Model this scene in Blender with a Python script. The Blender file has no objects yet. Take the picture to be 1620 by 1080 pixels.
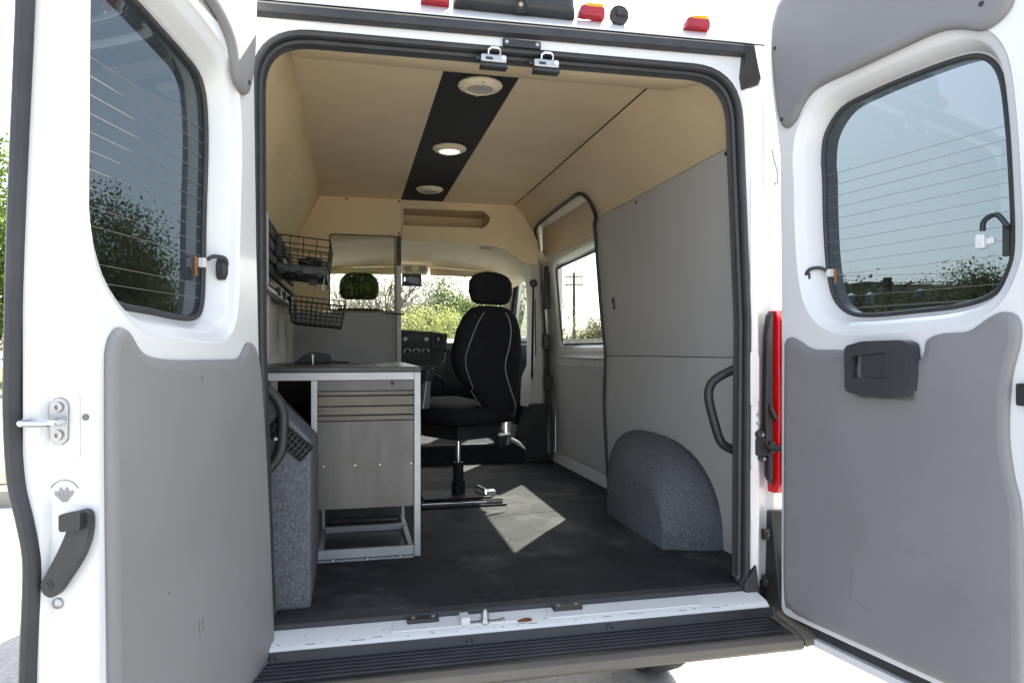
import bpy, bmesh, math, random
import numpy as np
from mathutils import Vector, Matrix
from mathutils.geometry import tessellate_polygon

random.seed(4); RNG = np.random.default_rng(4)
C = bpy.context.scene.collection
SC = bpy.context.scene
PI = math.pi
def R(d): return math.radians(d)

# ------------------------------------------------------------------ camera, sky, sun, exposure
cam = bpy.data.objects.new('camera', bpy.data.cameras.new('camera')); C.objects.link(cam)
cam.location = (-.529, -2.2, 1.40); cam.rotation_euler = (R(90), 0, R(-12.9))
cam.data.sensor_width = 36; cam.data.lens = 36*1110/1620; cam.data.shift_y = 13/1620
cam.data.clip_start = .05; cam.data.clip_end = 2000
SC.camera = cam
SUN = Vector((.575, .90, 1.0)).normalized()
w = bpy.data.worlds.new('World'); SC.world = w; w.use_nodes = True
nt = w.node_tree; bg = nt.nodes['Background']
sky = nt.nodes.new('ShaderNodeTexSky'); sky.sky_type = 'NISHITA'; sky.sun_disc = False
sky.sun_elevation = math.asin(SUN.z); sky.sun_rotation = math.atan2(SUN.x, SUN.y)
sky.air_density = 1.0; sky.dust_density = 3.0; sky.ozone_density = 1.0
hs_ = nt.nodes.new('ShaderNodeHueSaturation'); hs_.inputs['Saturation'].default_value = .60
nt.links.new(sky.outputs[0], hs_.inputs['Color']); nt.links.new(hs_.outputs[0], bg.inputs[0]); bg.inputs[1].default_value = .13
sl = bpy.data.lights.new('sun', 'SUN'); sl.energy = 5.0; sl.angle = R(.5); sl.color = (1, .95, .87)
so = bpy.data.objects.new('sun', sl); C.objects.link(so); so.location = (8, 12, 16)
so.rotation_euler = (-SUN).to_track_quat('-Z', 'Y').to_euler()
vs = SC.view_settings; vs.view_transform = 'Standard'; vs.look = 'None'; vs.gamma = 1; vs.use_curve_mapping = False
SC.display_settings.display_device = 'sRGB'
vs.exposure = 2.28
SC.cycles.max_bounces = 12; SC.cycles.diffuse_bounces = 6; SC.cycles.glossy_bounces = 4
SC.cycles.transparent_max_bounces = 24; SC.cycles.transmission_bounces = 8
SC.cycles.sample_clamp_indirect = 6; SC.cycles.use_denoising = True
SC.cycles.caustics_reflective = False; SC.cycles.caustics_refractive = False

# ------------------------------------------------------------------ materials
def mat(name, col, rough=.5, metal=0, var=.08, scale=6, bump=0, bscale=200, spec=.5, coat=0, stretch=None, dirt=None, fine=0, sag=0, sscale=3.5):
    m = bpy.data.materials.new(name); m.use_nodes = True; n = m.node_tree; p = n.nodes['Principled BSDF']
    p.inputs['Roughness'].default_value = rough; p.inputs['Metallic'].default_value = metal
    p.inputs['Specular IOR Level'].default_value = spec; p.inputs['Coat Weight'].default_value = coat
    p.inputs['Coat Roughness'].default_value = .08
    tc = n.nodes.new('ShaderNodeTexCoord'); mp = n.nodes.new('ShaderNodeMapping'); n.links.new(tc.outputs['Object'], mp.inputs[0])
    if stretch: mp.inputs['Scale'].default_value = stretch
    no = n.nodes.new('ShaderNodeTexNoise'); no.inputs['Scale'].default_value = scale; no.inputs['Detail'].default_value = 6
    n.links.new(mp.outputs[0], no.inputs['Vector'])
    cr = n.nodes.new('ShaderNodeValToRGB'); n.links.new(no.outputs[0], cr.inputs[0])
    c = Vector(col[:3]); a = c*(1-var); b = c*(1+var)
    cr.color_ramp.elements[0].position = .3; cr.color_ramp.elements[1].position = .7
    cr.color_ramp.elements[0].color = (*a, 1); cr.color_ramp.elements[1].color = (*[min(1, x) for x in b], 1)
    out = cr.outputs[0]
    if fine:                                          # fine fleck (carpet, rubber)
        f = n.nodes.new('ShaderNodeTexNoise'); f.inputs['Scale'].default_value = bscale; f.inputs['Detail'].default_value = 3
        n.links.new(mp.outputs[0], f.inputs['Vector'])
        mx = n.nodes.new('ShaderNodeMixRGB'); mx.blend_type = 'OVERLAY'; mx.inputs[0].default_value = fine
        n.links.new(out, mx.inputs[1]); n.links.new(f.outputs[0], mx.inputs[2]); out = mx.outputs[0]
    if dirt:                                          # (colour, scale, threshold)
        d = n.nodes.new('ShaderNodeTexNoise'); d.inputs['Scale'].default_value = dirt[1]; d.inputs['Detail'].default_value = 8
        d.inputs['Roughness'].default_value = .65; n.links.new(tc.outputs['Object'], d.inputs['Vector'])
        r2 = n.nodes.new('ShaderNodeValToRGB'); n.links.new(d.outputs[0], r2.inputs[0])
        r2.color_ramp.elements[0].position = dirt[2]; r2.color_ramp.elements[1].position = min(1, dirt[2]+.16)
        mx = n.nodes.new('ShaderNodeMixRGB'); n.links.new(r2.outputs[0], mx.inputs[0]); n.links.new(out, mx.inputs[1])
        mx.inputs[2].default_value = (*dirt[0], 1); out = mx.outputs[0]
    n.links.new(out, p.inputs['Base Color'])
    if bump:
        bn = n.nodes.new('ShaderNodeTexNoise'); bn.inputs['Scale'].default_value = bscale; bn.inputs['Detail'].default_value = 4
        n.links.new(mp.outputs[0], bn.inputs['Vector'])
        bp = n.nodes.new('ShaderNodeBump'); bp.inputs['Strength'].default_value = bump; bp.inputs['Distance'].default_value = .002
        n.links.new(bn.outputs[0], bp.inputs['Height']); n.links.new(bp.outputs[0], p.inputs['Normal'])
        if sag:                                       # slow ripples of stretched trim
            sn = n.nodes.new('ShaderNodeTexNoise'); sn.inputs['Scale'].default_value = sscale; sn.inputs['Detail'].default_value = 2
            n.links.new(tc.outputs['Object'], sn.inputs['Vector'])
            b2 = n.nodes.new('ShaderNodeBump'); b2.inputs['Strength'].default_value = sag; b2.inputs['Distance'].default_value = .03
            n.links.new(sn.outputs[0], b2.inputs['Height']); n.links.new(b2.outputs[0], bp.inputs['Normal'])
    return m
def glass(name, tint, refl=1.0, rough=0.0):
    m = bpy.data.materials.new(name); m.use_nodes = True; n = m.node_tree
    for x in list(n.nodes): n.nodes.remove(x)
    o = n.nodes.new('ShaderNodeOutputMaterial'); t = n.nodes.new('ShaderNodeBsdfTransparent'); t.inputs[0].default_value = (*tint, 1)
    g = n.nodes.new('ShaderNodeBsdfGlossy'); g.inputs['Roughness'].default_value = rough; g.inputs[0].default_value = (.95, .97, 1, 1)
    f = n.nodes.new('ShaderNodeFresnel'); f.inputs[0].default_value = 1.5
    gi = n.nodes.new('ShaderNodeNewGeometry'); mr = n.nodes.new('ShaderNodeMapRange'); mr.inputs[3].default_value = 1.5; mr.inputs[4].default_value = 1/1.5
    n.links.new(gi.outputs['Backfacing'], mr.inputs[0]); n.links.new(mr.outputs[0], f.inputs[0])
    mu = n.nodes.new('ShaderNodeMath'); mu.operation = 'MULTIPLY'; mu.inputs[1].default_value = refl; mu.use_clamp = True
    mx = n.nodes.new('ShaderNodeMixShader'); n.links.new(f.outputs[0], mu.inputs[0]); n.links.new(mu.outputs[0], mx.inputs[0])
    n.links.new(t.outputs[0], mx.inputs[1]); n.links.new(g.outputs[0], mx.inputs[2]); n.links.new(mx.outputs[0], o.inputs[0])
    return m
def leafmat(name, c0, c1, tr=.35):
    m = bpy.data.materials.new(name); m.use_nodes = True; n = m.node_tree
    for x in list(n.nodes): n.nodes.remove(x)
    o = n.nodes.new('ShaderNodeOutputMaterial'); gi = n.nodes.new('ShaderNodeNewGeometry')
    cr = n.nodes.new('ShaderNodeValToRGB'); cr.color_ramp.elements[0].color = (*c0, 1); cr.color_ramp.elements[1].color = (*c1, 1)
    n.links.new(gi.outputs['Random Per Island'], cr.inputs[0])
    d = n.nodes.new('ShaderNodeBsdfDiffuse'); t = n.nodes.new('ShaderNodeBsdfTranslucent'); mx = n.nodes.new('ShaderNodeMixShader'); mx.inputs[0].default_value = tr
    n.links.new(cr.outputs[0], d.inputs[0]); n.links.new(cr.outputs[0], t.inputs[0])
    n.links.new(d.outputs[0], mx.inputs[1]); n.links.new(t.outputs[0], mx.inputs[2]); n.links.new(mx.outputs[0], o.inputs[0])
    return m
def lensmat(name, col, tr=.5):
    m = bpy.data.materials.new(name); m.use_nodes = True; n = m.node_tree; p = n.nodes['Principled BSDF']
    p.inputs['Base Color'].default_value = (*col, 1); p.inputs['Roughness'].default_value = .12; p.inputs['Coat Weight'].default_value = .6
    o = n.nodes['Material Output']; t = n.nodes.new('ShaderNodeBsdfTranslucent'); t.inputs[0].default_value = (*col, 1)
    wv = n.nodes.new('ShaderNodeTexNoise'); wv.inputs['Scale'].default_value = 60
    tc = n.nodes.new('ShaderNodeTexCoord'); n.links.new(tc.outputs['Object'], wv.inputs['Vector'])
    bp = n.nodes.new('ShaderNodeBump'); bp.inputs['Strength'].default_value = .5; bp.inputs['Distance'].default_value = .003
    n.links.new(wv.outputs[0], bp.inputs['Height']); n.links.new(bp.outputs[0], p.inputs['Normal'])
    mx = n.nodes.new('ShaderNodeMixShader'); mx.inputs[0].default_value = tr
    n.links.new(p.outputs[0], mx.inputs[1]); n.links.new(t.outputs[0], mx.inputs[2]); n.links.new(mx.outputs[0], o.inputs[0])
    return m
def emis(name, col, st):
    m = mat(name, col, .4); p = m.node_tree.nodes['Principled BSDF']
    p.inputs['Emission Color'].default_value = (*col, 1); p.inputs['Emission Strength'].default_value = st
    return m

M = {}
M['white'] = mat('white_paint', (.74, .74, .735), .32, var=.025, scale=2.2, coat=.5, bump=.03, bscale=40, dirt=((.60, .585, .55), 5, .66))
M['white2'] = mat('scuffed_white_paint', (.72, .72, .715), .38, var=.03, scale=5, coat=.3, dirt=((.22, .18, .14), 26, .70))
M['cream'] = mat('cream_headliner', (.84, .74, .52), .85, sag=0.15, var=.03, bump=.12, bscale=500)
M['beige'] = mat('beige_vinyl', (.75, .60, .385), .62, sag=0.28, var=.05, scale=3, bump=.18, bscale=420, spec=.35)
M['greyv'] = mat('grey_vinyl', (.225, .221, .223), .55, sag=0.22, var=.05, scale=4, bump=.18, bscale=480, spec=.4, dirt=((.198, .194, .193), 3.5, .60))
M['greyw'] = mat('grey_wall_vinyl', (.47, .465, .455), .58, sag=0.22, var=.04, scale=3, bump=.16, bscale=420, spec=.35)
M['greyp'] = mat('grey_partition_vinyl', (.37, .372, .385), .5, sag=0.15, var=.06, scale=3, bump=.1, bscale=300)
M['black'] = mat('black_plastic', (.022, .023, .025), .42, var=.2, scale=9, bump=.1, bscale=700)
M['handle'] = mat('charcoal_plastic', (.040, .043, .048), .48, var=.12, scale=9, bump=.12, bscale=900)
M['matte'] = mat('matte_black', (.014, .014, .015), .65, var=.2, spec=.2)
M['rubber'] = mat('black_rubber', (.035, .036, .039), .55, var=.2, scale=14, bump=.1, bscale=90)
M['mat'] = mat('rubber_floor_mat', (.025, .0265, .030), .75, sag=0.25, var=.30, scale=5, bump=.35, bscale=140, dirt=((.080, .0795, .08), 3.2, .50), fine=.5, spec=.15)
M['strip'] = mat('black_ceiling_fabric', (.011, .011, .013), .8, var=.25, scale=9, bump=.25, bscale=260)
M['carpet'] = mat('grey_carpet', (.125, .131, .141), .95, sag=0.3, var=.13, scale=75, stretch=(1, 1.4, .8), bump=1.0, bscale=150, spec=.1, fine=.65)
M['dcarpet'] = mat('dark_carpet', (.035, .037, .042), .95, var=.2, scale=22, bump=.8, bscale=260, spec=.1, fine=.6)
M['alu'] = mat('brushed_aluminium', (.62, .62, .63), .38, 1, var=.08, scale=12, stretch=(1, 1, 8))
M['alup'] = mat('aluminium_extrusion', (.46, .46, .47), .5, .55, var=.06, scale=8)
M['steel'] = mat('worn_steel_sheet', (.110, .109, .106), .40, .6, var=.14, scale=5, stretch=(5, 1, .6), bump=.05, bscale=80, dirt=((.090, .086, .080), 2.2, .55))
M['steel2'] = mat('rubbed_steel_bar', (.120, .106, .090), .38, .55, var=.18, scale=6, stretch=(.6, 1, 9), dirt=((.13, .105, .082), 4, .58))
M['chrome'] = mat('chrome', (.75, .75, .76), .16, 1, var=.03)
M['zinc'] = mat('zinc_plate', (.42, .42, .43), .34, .9, var=.08, scale=30)
M['fabric'] = mat('black_seat_fabric', (.011, .011, .012), .9, var=.2, scale=30, bump=.4, bscale=600, spec=.15)
M['piping'] = mat('grey_piping', (.17, .175, .18), .5, var=.05)
M['wtop'] = mat('dark_laminate', (.045, .046, .05), .33, var=.2, scale=6)
M['slat'] = mat('dark_slat_panel', (.075, .077, .082), .4, .2, var=.15, scale=10)
M['wire'] = mat('black_wire', (.025, .025, .027), .35, .3, var=.1)
M['primer'] = mat('bare_wall_paint', (.60, .575, .52), .55, var=.05, scale=4)
M['dash'] = mat('charcoal_dash', (.022, .025, .029), .5, var=.12, bump=.2, bscale=500)
M['knob'] = mat('satin_knob', (.42, .42, .43), .3, .8, var=.05)
M['lensg'] = mat('grey_lens', (.40, .37, .33), .35, var=.1, scale=80)
M['lenson'] = emis('lit_lamp_lens', (.95, .9, .75), .35)
M['screen'] = emis('camera_screen', (.012, .016, .02), .06)
M['red'] = lensmat('red_lens', (.60, .006, .018), .40)
M['red2'] = lensmat('dull_red_lens', (.42, .015, .03), .3)
M['amber'] = lensmat('amber_lens', (.95, .50, .01), .5)
M['tint'] = glass('tinted_glass', (.25, .285, .31), 1.0)
M['tint2'] = glass('smoked_glass', (.235, .265, .28), 1.0)
M['sglass'] = glass('side_glass', (.80, .82, .79), 1.0)
M['clear'] = glass('clear_glass', (.93, .95, .94), .8)
M['acryl'] = glass('clear_acrylic', (.88, .88, .86), .75)
M['hline'] = mat('heater_line', (.30, .27, .24), .4, .5)
M['scuff'] = mat('dark_scuff', (.13, .125, .125), .7)
M['rust'] = mat('rust', (.16, .075, .03), .85, var=.4, scale=40)
M['ink'] = mat('grey_ink', (.16, .16, .17), .6)
M['copper'] = mat('copper_tab', (.45, .20, .08), .4, .6)
M['concrete'] = mat('concrete_ground', (.29, .285, .275), .9, var=.14, scale=2.5, bump=.8, bscale=45, dirt=((.22, .213, .20), .9, .55), fine=.55)
M['kerb'] = mat('kerb_concrete', (.36, .33, .28), .9, var=.12, scale=8, bump=.4, bscale=60)
M['soil'] = mat('mulch', (.20, .11, .06), .95, var=.4, scale=14, bump=.8, bscale=40)
M['asphalt'] = mat('asphalt', (.16, .16, .16), .9, var=.15, scale=5, bump=.5, bscale=90)
M['grass'] = mat('grass', (.10, .14, .035), .95, var=.35, scale=9, bump=.8, bscale=60)
M['bark'] = mat('bark', (.11, .085, .065), .95, var=.3, scale=14, stretch=(3, 3, .5), bump=.8, bscale=40)
M['twig'] = mat('twig', (.22, .195, .175), .95, var=.3, scale=14)
M['leafg'] = leafmat('leaf_green', (.05, .085, .018), (.15, .20, .05), .45)
M['leafy'] = leafmat('leaf_yellow_green', (.22, .25, .085), (.40, .41, .17), .5)
M['leafd'] = leafmat('leaf_dark', (.06, .085, .03), (.17, .18, .085), .45)
M['leafb'] = leafmat('leaf_brown_green', (.20, .185, .15), (.34, .32, .25))
M['wood'] = mat('weathered_pole', (.10, .085, .07), .9, var=.3, scale=10, stretch=(6, 6, .6))
M['pole'] = mat('dark_steel_pole', (.05, .05, .055), .6, .3)
M['wallt'] = mat('tan_building', (.48, .43, .37), .85, var=.08, scale=.6)
M['wallg'] = mat('dark_grey_wall', (.13, .135, .14), .85, var=.15, scale=1.2)
M['lead'] = mat('grey_fence', (.30, .30, .30), .6, .3)
M['tyre'] = mat('tyre_rubber', (.028, .028, .028), .85, var=.2, scale=20, bump=.4, bscale=60)
M['bump'] = mat('textured_bumper', (.155, .135, .108), .6, var=.12, scale=6, bump=.2, bscale=700, dirt=((.12, .105, .085), 2.5, .62))  # faded black plastic, warm bounce from the ground mixed into its colour

# ------------------------------------------------------------------ mesh helpers
def V(*a): return Vector(a)
class MB:
    def __init__(s): s.v = []; s.f = []
    def add(s, vs_, fs):
        o = len(s.v); s.v += [tuple(x) for x in vs_]; s.f += [tuple(i+o for i in f) for f in fs]; return s
    def box(s, x0, x1, y0, y1, z0, z1):
        return s.add([(x, y, z) for z in (z0, z1) for y in (y0, y1) for x in (x0, x1)],
                     [(0, 2, 3, 1), (4, 5, 7, 6), (0, 1, 5, 4), (2, 6, 7, 3), (0, 4, 6, 2), (1, 3, 7, 5)])
    def hexa(s, p):                                   # 8 corners: lower four in order, upper four
        return s.add(p, [(0, 3, 2, 1), (4, 5, 6, 7), (0, 1, 5, 4), (1, 2, 6, 5), (2, 3, 7, 6), (3, 0, 4, 7)])
    def prism(s, pts, d):                             # 3D polygon swept along d
        n = len(pts); d = Vector(d); a = [Vector(p) for p in pts]
        return s.add(a+[p+d for p in a], [tuple(range(n))[::-1], tuple(range(n, 2*n))]+[(i, (i+1) % n, n+(i+1) % n, n+i) for i in range(n)])
    def plate(s, outer, holes, fn, d0, d1, walls=True):   # 2D outline with holes; fn(u, v, d) -> 3D
        loops = [outer]+holes; flat = [p for l in loops for p in l]; n = len(flat)
        tri = tessellate_polygon([[Vector((p[0], p[1], 0)) for p in l] for l in loops])
        vs_ = [fn(p[0], p[1], d0) for p in flat]+[fn(p[0], p[1], d1) for p in flat]
        fs = [tuple(t) for t in tri]+[tuple(i+n for i in t[::-1]) for t in tri]
        if walls:
            o = 0
            for l in loops:
                k = len(l); fs += [(o+i, o+(i+1) % k, n+o+(i+1) % k, n+o+i) for i in range(k)]; o += k
        return s.add(vs_, fs)
    def loft(s, rings, cap=True, close=True):
        n = len(rings[0]); o = [p for r in rings for p in r]; fs = []
        for a in range(len(rings)-1):
            for i in range(n if close else n-1):
                j = (i+1) % n; fs.append((a*n+i, a*n+j, (a+1)*n+j, (a+1)*n+i))
        if cap: fs += [tuple(range(n))[::-1], tuple(range((len(rings)-1)*n, len(rings)*n))]
        return s.add(o, fs)
    def tube(s, path, r, n=8, closed=False, r2=None, up=None):
        P = [Vector(p) for p in path]; k = len(P); rings = []
        prev = None
        for i in range(k):
            a = P[(i-1) % k] if (closed or i) else P[i]; b = P[(i+1) % k] if (closed or i < k-1) else P[i]
            t = (b-a).normalized()
            if up is not None: e1 = (Vector(up)-t*t.dot(Vector(up))).normalized()
            elif prev is None:
                e1 = t.orthogonal().normalized()
            else: e1 = (prev-t*t.dot(prev)).normalized()
            prev = e1; e2 = t.cross(e1); rr = r[i] if isinstance(r, (list, tuple)) else r; q = r2 if r2 else rr
            rings.append([P[i]+e1*math.cos(2*PI*j/n)*rr+e2*math.sin(2*PI*j/n)*q for j in range(n)])
        if closed: rings.append(rings[0]); return s.loft(rings, False)
        return s.loft(rings)
    def lathe(s, c, ax, prof, n=20):                  # profile (radius, height along ax)
        c = Vector(c); ax = Vector(ax).normalized(); e1 = ax.orthogonal().normalized(); e2 = ax.cross(e1)
        return s.loft([[c+ax*h+(e1*math.cos(2*PI*j/n)+e2*math.sin(2*PI*j/n))*r for j in range(n)] for r, h in prof])
ORG = {}
def build(name, mb, m, parent=None, bevel=0, seg=2, ang=35, smooth=True):
    me = bpy.data.meshes.new(name); org = Vector((0, 0, 0))
    if parent is not None:
        q = parent
        while q is not None:
            org += Vector(q.location); q = q.parent
    me.from_pydata([tuple(Vector(p)-org) for p in mb.v], [], mb.f)
    bm = bmesh.new(); bm.from_mesh(me); bmesh.ops.recalc_face_normals(bm, faces=bm.faces); bm.to_mesh(me); bm.free()
    if smooth:
        me.polygons.foreach_set('use_smooth', [True]*len(me.polygons)); me.set_sharp_from_angle(angle=R(ang))
    me.materials.append(M[m] if isinstance(m, str) else m)
    o = bpy.data.objects.new(name, me); C.objects.link(o); o.parent = parent
    if bevel:
        b = o.modifiers.new('bevel', 'BEVEL'); b.width = bevel; b.segments = seg; b.limit_method = 'ANGLE'; b.angle_limit = R(38); b.harden_normals = True
    return o
def tag(o, label, cat, group=None):
    o['label'] = label; o['category'] = cat
    if group: o['group'] = group
    return o
def thing(name, loc, label, cat, group=None):
    o = bpy.data.objects.new(name, None); C.objects.link(o); o.location = loc; o.empty_display_size = .1
    return tag(o, label, cat, group)
def catmull(pts, k=4, closed=True):
    out = []; n = len(pts)
    rng = range(n) if closed else range(n-1)
    for i in rng:
        g = (lambda q: pts[q % n]) if closed else (lambda q: pts[min(max(q, 0), n-1)])
        p0, p1, p2, p3 = [np.array(g(i+q), float) for q in (-1, 0, 1, 2)]
        for j in range(k):
            t = j/k; out.append(tuple(.5*((2*p1)+(-p0+p2)*t+(2*p0-5*p1+4*p2-p3)*t*t+(-p0+3*p1-3*p2+p3)*t**3)))
    if not closed: out.append(tuple(pts[-1]))
    return out
def rounded(pts, r, k=5):
    out = []; n = len(pts)
    for i in range(n):
        p = np.array(pts[i], float); a = np.array(pts[i-1], float)-p; b = np.array(pts[(i+1) % n], float)-p
        rr = r[i] if isinstance(r, (list, tuple)) else r
        la, lb = np.linalg.norm(a), np.linalg.norm(b); a /= la; b /= lb
        cs = float(np.clip(a@b, -1, 1)); th = math.acos(cs)
        t = min(rr/math.tan(th/2), la*.49, lb*.49) if rr > 0 else 0
        if t < 1e-5: out.append(tuple(p)); continue
        s0, s1 = p+a*t, p+b*t
        for j in range(k+1):
            q = j/k; out.append(tuple((1-q)**2*s0+2*q*(1-q)*p+q*q*s1))
    return out
def offset(poly, o):
    n = len(poly); P = np.array(poly); A = 0
    for i in range(n): A += P[i-1][0]*P[i][1]-P[i][0]*P[i-1][1]
    sg = 1 if A > 0 else -1; out = []
    for i in range(n):
        t = P[(i+1) % n]-P[i-1]; t = t/(np.linalg.norm(t)+1e-9); out.append(tuple(P[i]+np.array((t[1], -t[0]))*o*sg))
    return out
def zdense(poly, step=.06):                            # extra points so a plate can follow the bend
    out_ = []
    for i in range(len(poly)):
        a, b = np.array(poly[i], float), np.array(poly[(i+1) % len(poly)], float); k = max(1, int(np.linalg.norm(b-a)/step))
        out_ += [tuple(a+(b-a)*j/k) for j in range(k)]
    return out_
def XZ(y):  return lambda u, v, d: (u, y+d, v)
def YZ(x):  return lambda u, v, d: (x+d, u, v)
def XY(z):  return lambda u, v, d: (u, v, z+d)

# ================================================================== ground and surroundings (structure)
def struct(name, mb, m): o = build(name, mb, m, smooth=False); o['kind'] = 'structure'; return o
GZ = -.16
struct('ground', MB().add([(-600, -600, GZ), (600, -600, GZ), (600, 600, GZ), (-600, 600, GZ)], [(0, 1, 2, 3)]), 'concrete')
struct('road', MB().add([(-200, 12.5, GZ+.004), (300, 12.5, GZ+.004), (300, 18.5, GZ+.004), (-200, 18.5, GZ+.004)], [(0, 1, 2, 3)]), 'concrete')
struct('grass_verge', MB().box(-200, 300, 23.6, 70, GZ-.1, GZ+.14), 'grass')
struct('planting_bed', MB().box(-40, -3.05, 6.1, 6.9, GZ-.1, GZ+.17), 'soil')
struct('kerb', MB().box(-40, -2.95, 5.75, 6.1, GZ-.1, GZ+.15), 'kerb')
struct('kerb', MB().box(-200, 300, 23.3, 23.6, GZ-.1, GZ+.15), 'kerb')
struct('lawn', MB().add([(9.5, -120, GZ+.006), (90, -120, GZ+.006), (90, 12, GZ+.006), (9.5, 12, GZ+.006)], [(0, 1, 2, 3)]), 'grass')

# ================================================================== VAN
van = thing('van', (0, 1.5, GZ), 'white high-roof work van with both rear doors swung open and fitted out inside', 'van')

# ---- load floor, sill, bumper
build('floor_mat', MB().box(-.94, .955, .012, 2.80, .50, .59), 'mat', van, .004)
crk = MB().tube([(.10+.02*math.sin(k*1.7)*.2+k*.075, 1.13+.004*math.sin(k*2.1)+k*.012, .5902) for k in range(9)], .0012, 5)
build('mat_seam', crk, 'rubber', bpy.data.objects['floor_mat'])
build('mat_crack', MB().tube([(.225, .70, .5902), (.245, .78, .5902), (.25, .83, .5902), (.285, .90, .5902), (.30, .96, .5902), (.335, 1.04, .5902), (.36, 1.10, .5902)], .0011, 5), 'matte', bpy.data.objects['floor_mat'])
mb = MB()
for k in range(150):
    x, y = random.uniform(-.6, .9), random.uniform(.03, 2.4); r_ = random.choice((.0012, .0016, .002, .003)); a_ = random.uniform(0, 3)
    mb.add([(x+r_*math.cos(a_+t)*random.uniform(.6, 1.5), y+r_*math.sin(a_+t)*random.uniform(.6, 2.2), .5906) for t in (0, 1.6, 3.1, 4.7)], [(0, 1, 2, 3)])
build('floor_grit', mb, 'lead', bpy.data.objects['floor_mat'], smooth=False)['kind'] = 'stuff'
build('floor_edge_trim', MB().prism([(-.79, -.030, .566), (-.79, .011, .574), (-.79, .011, .592), (-.79, -.022, .586)], (1.60, 0, 0)), 'rubber', van, .004)
sill = build('door_sill', MB().prism([(-.83, -.028, .52), (-.83, -.028, .575), (-.83, -.098, .562), (-.83, -.118, .548), (-.83, -.122, .52)], (1.66, 0, 0)), 'white2', van, .007, 3)
mb = MB()
for x0, x1 in ((-.42, -.02), (.06, .60)): mb.prism([(p[0], p[1], .5745+(p[1]+.028)*.186) for p in rounded([(x0, -.095), (x0+.02, -.042), (x1-.02, -.042), (x1, -.095)], .012)], (0, 0, .004))
build('sill_stamping', mb, 'white2', sill, .0015)
for x in (-.316, .144):
    b = MB().box(x-.048, x+.048, -.066, -.034, .570, .584); build('sill_pad', b, 'black', sill, .003)
    for q in (-.03, .03): build('screw', MB().lathe((x+q, -.05, .583), (0, 0, 1), [(.008, 0), (.008, .004), (.004, .006)], 10), 'zinc', sill)
st = MB().lathe((-.13, -.085, .565), (0, 0, 1), [(.016, 0), (.016, .006), (.012, .012), (.012, .030), (.006, .042)], 12)
st.box(-.185, -.075, -.092, -.078, .564, .570); st.lathe((-.183, -.085, .566), (0, 0, 1), [(.008, 0), (.008, .008)], 10); st.lathe((-.075, -.085, .566), (0, 0, 1), [(.008, 0), (.008, .008)], 10)
build('door_striker', st, 'zinc', sill, .001)
build('striker_plate', MB().box(-.205, -.178, -.100, -.052, .566, .590), 'white2', sill, .002)
build('rust_spot', MB().prism([(p[0], p[1], .5625+(p[1]+.098)*.19) for p in catmull([(-.03, -.097), (-.012, -.085), (.008, -.083), (.018, -.094), (.004, -.1)], 3)], (0, 0, .0025)), 'rust', sill)
mb = MB()
for k in range(16):
    x = random.uniform(-.74, .75); y = random.uniform(-.10, -.045); l = random.uniform(.004, .018)
    z = .5745+(y+.028)*.186+.0012
    mb.add([(x, y, z), (x+l, y+.002, z+.0004), (x+l*.9, y+.005, z+.0009), (x+.002, y+.003, z+.0006)], [(0, 1, 2, 3)])
for k in range(48):
    x = random.uniform(-.78, .80); l = random.choice((.003, .005, .010, .030)); y = -.1005-random.uniform(0, .008); z = .5605-(-.0985-y)*.62
    mb.add([(x, y, z+.001), (x+l, y, z+.001), (x+l*.9, y-.0022, z-.0003), (x+.1*l, y-.0016, z)], [(0, 1, 2, 3)])
o = build('scuff_marks', mb, 'ink', sill); o['kind'] = 'stuff'

bumper = build('rear_bumper', MB().prism([(-.98, -.116, .50), (-.98, -.116, .545), (-.98, -.122, .546), (-.98, -.132, .518), (-.98, -.255, .510), (-.98, -.280, .500), (-.98, -.286, .478), (-.98, -.27, .464), (-.98, -.18, .46), (-.98, -.116, .46)], (1.82, 0, 0)), 'bump', van, .005, 3)
mb = MB()
for k in range(5):
    y = -.152-.020*k; build('tread_strip', MB().box(-.90, .80, y-.0055, y+.0055, .512-k*.0012, .5235-k*.0012), 'rubber', bumper, .003)
build('step_tread', MB().prism([(-.915, -.131, .5195), (-.915, -.1335, .5205), (-.915, -.258, .5132), (-.915, -.258, .509), (-.915, -.131, .509)], (1.735, 0, 0)), 'black', bumper, .001)
build('step_riser', MB().prism([(-.915, -.1195, .546), (-.915, -.1225, .548), (-.915, -.1325, .519), (-.915, -.128, .517)], (1.75, 0, 0)), 'black', bumper, .001)
for x in (-.745, -.185, .26, .74):
    build('bolt', MB().lathe((x, -.125, .531), (0, -1, 0), [(.012, 0), (.012, .004), (.007, .005), (.006, .002)], 12), 'black', bumper)
build('bumper_end', MB().prism([(.846, -.116, .46), (.846, -.286, .476), (.846, -.280, .50), (.846, -.255, .511), (.846, -.116, .53)], (.15, .05, 0)), 'bump', bumper, .008, 3)

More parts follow.
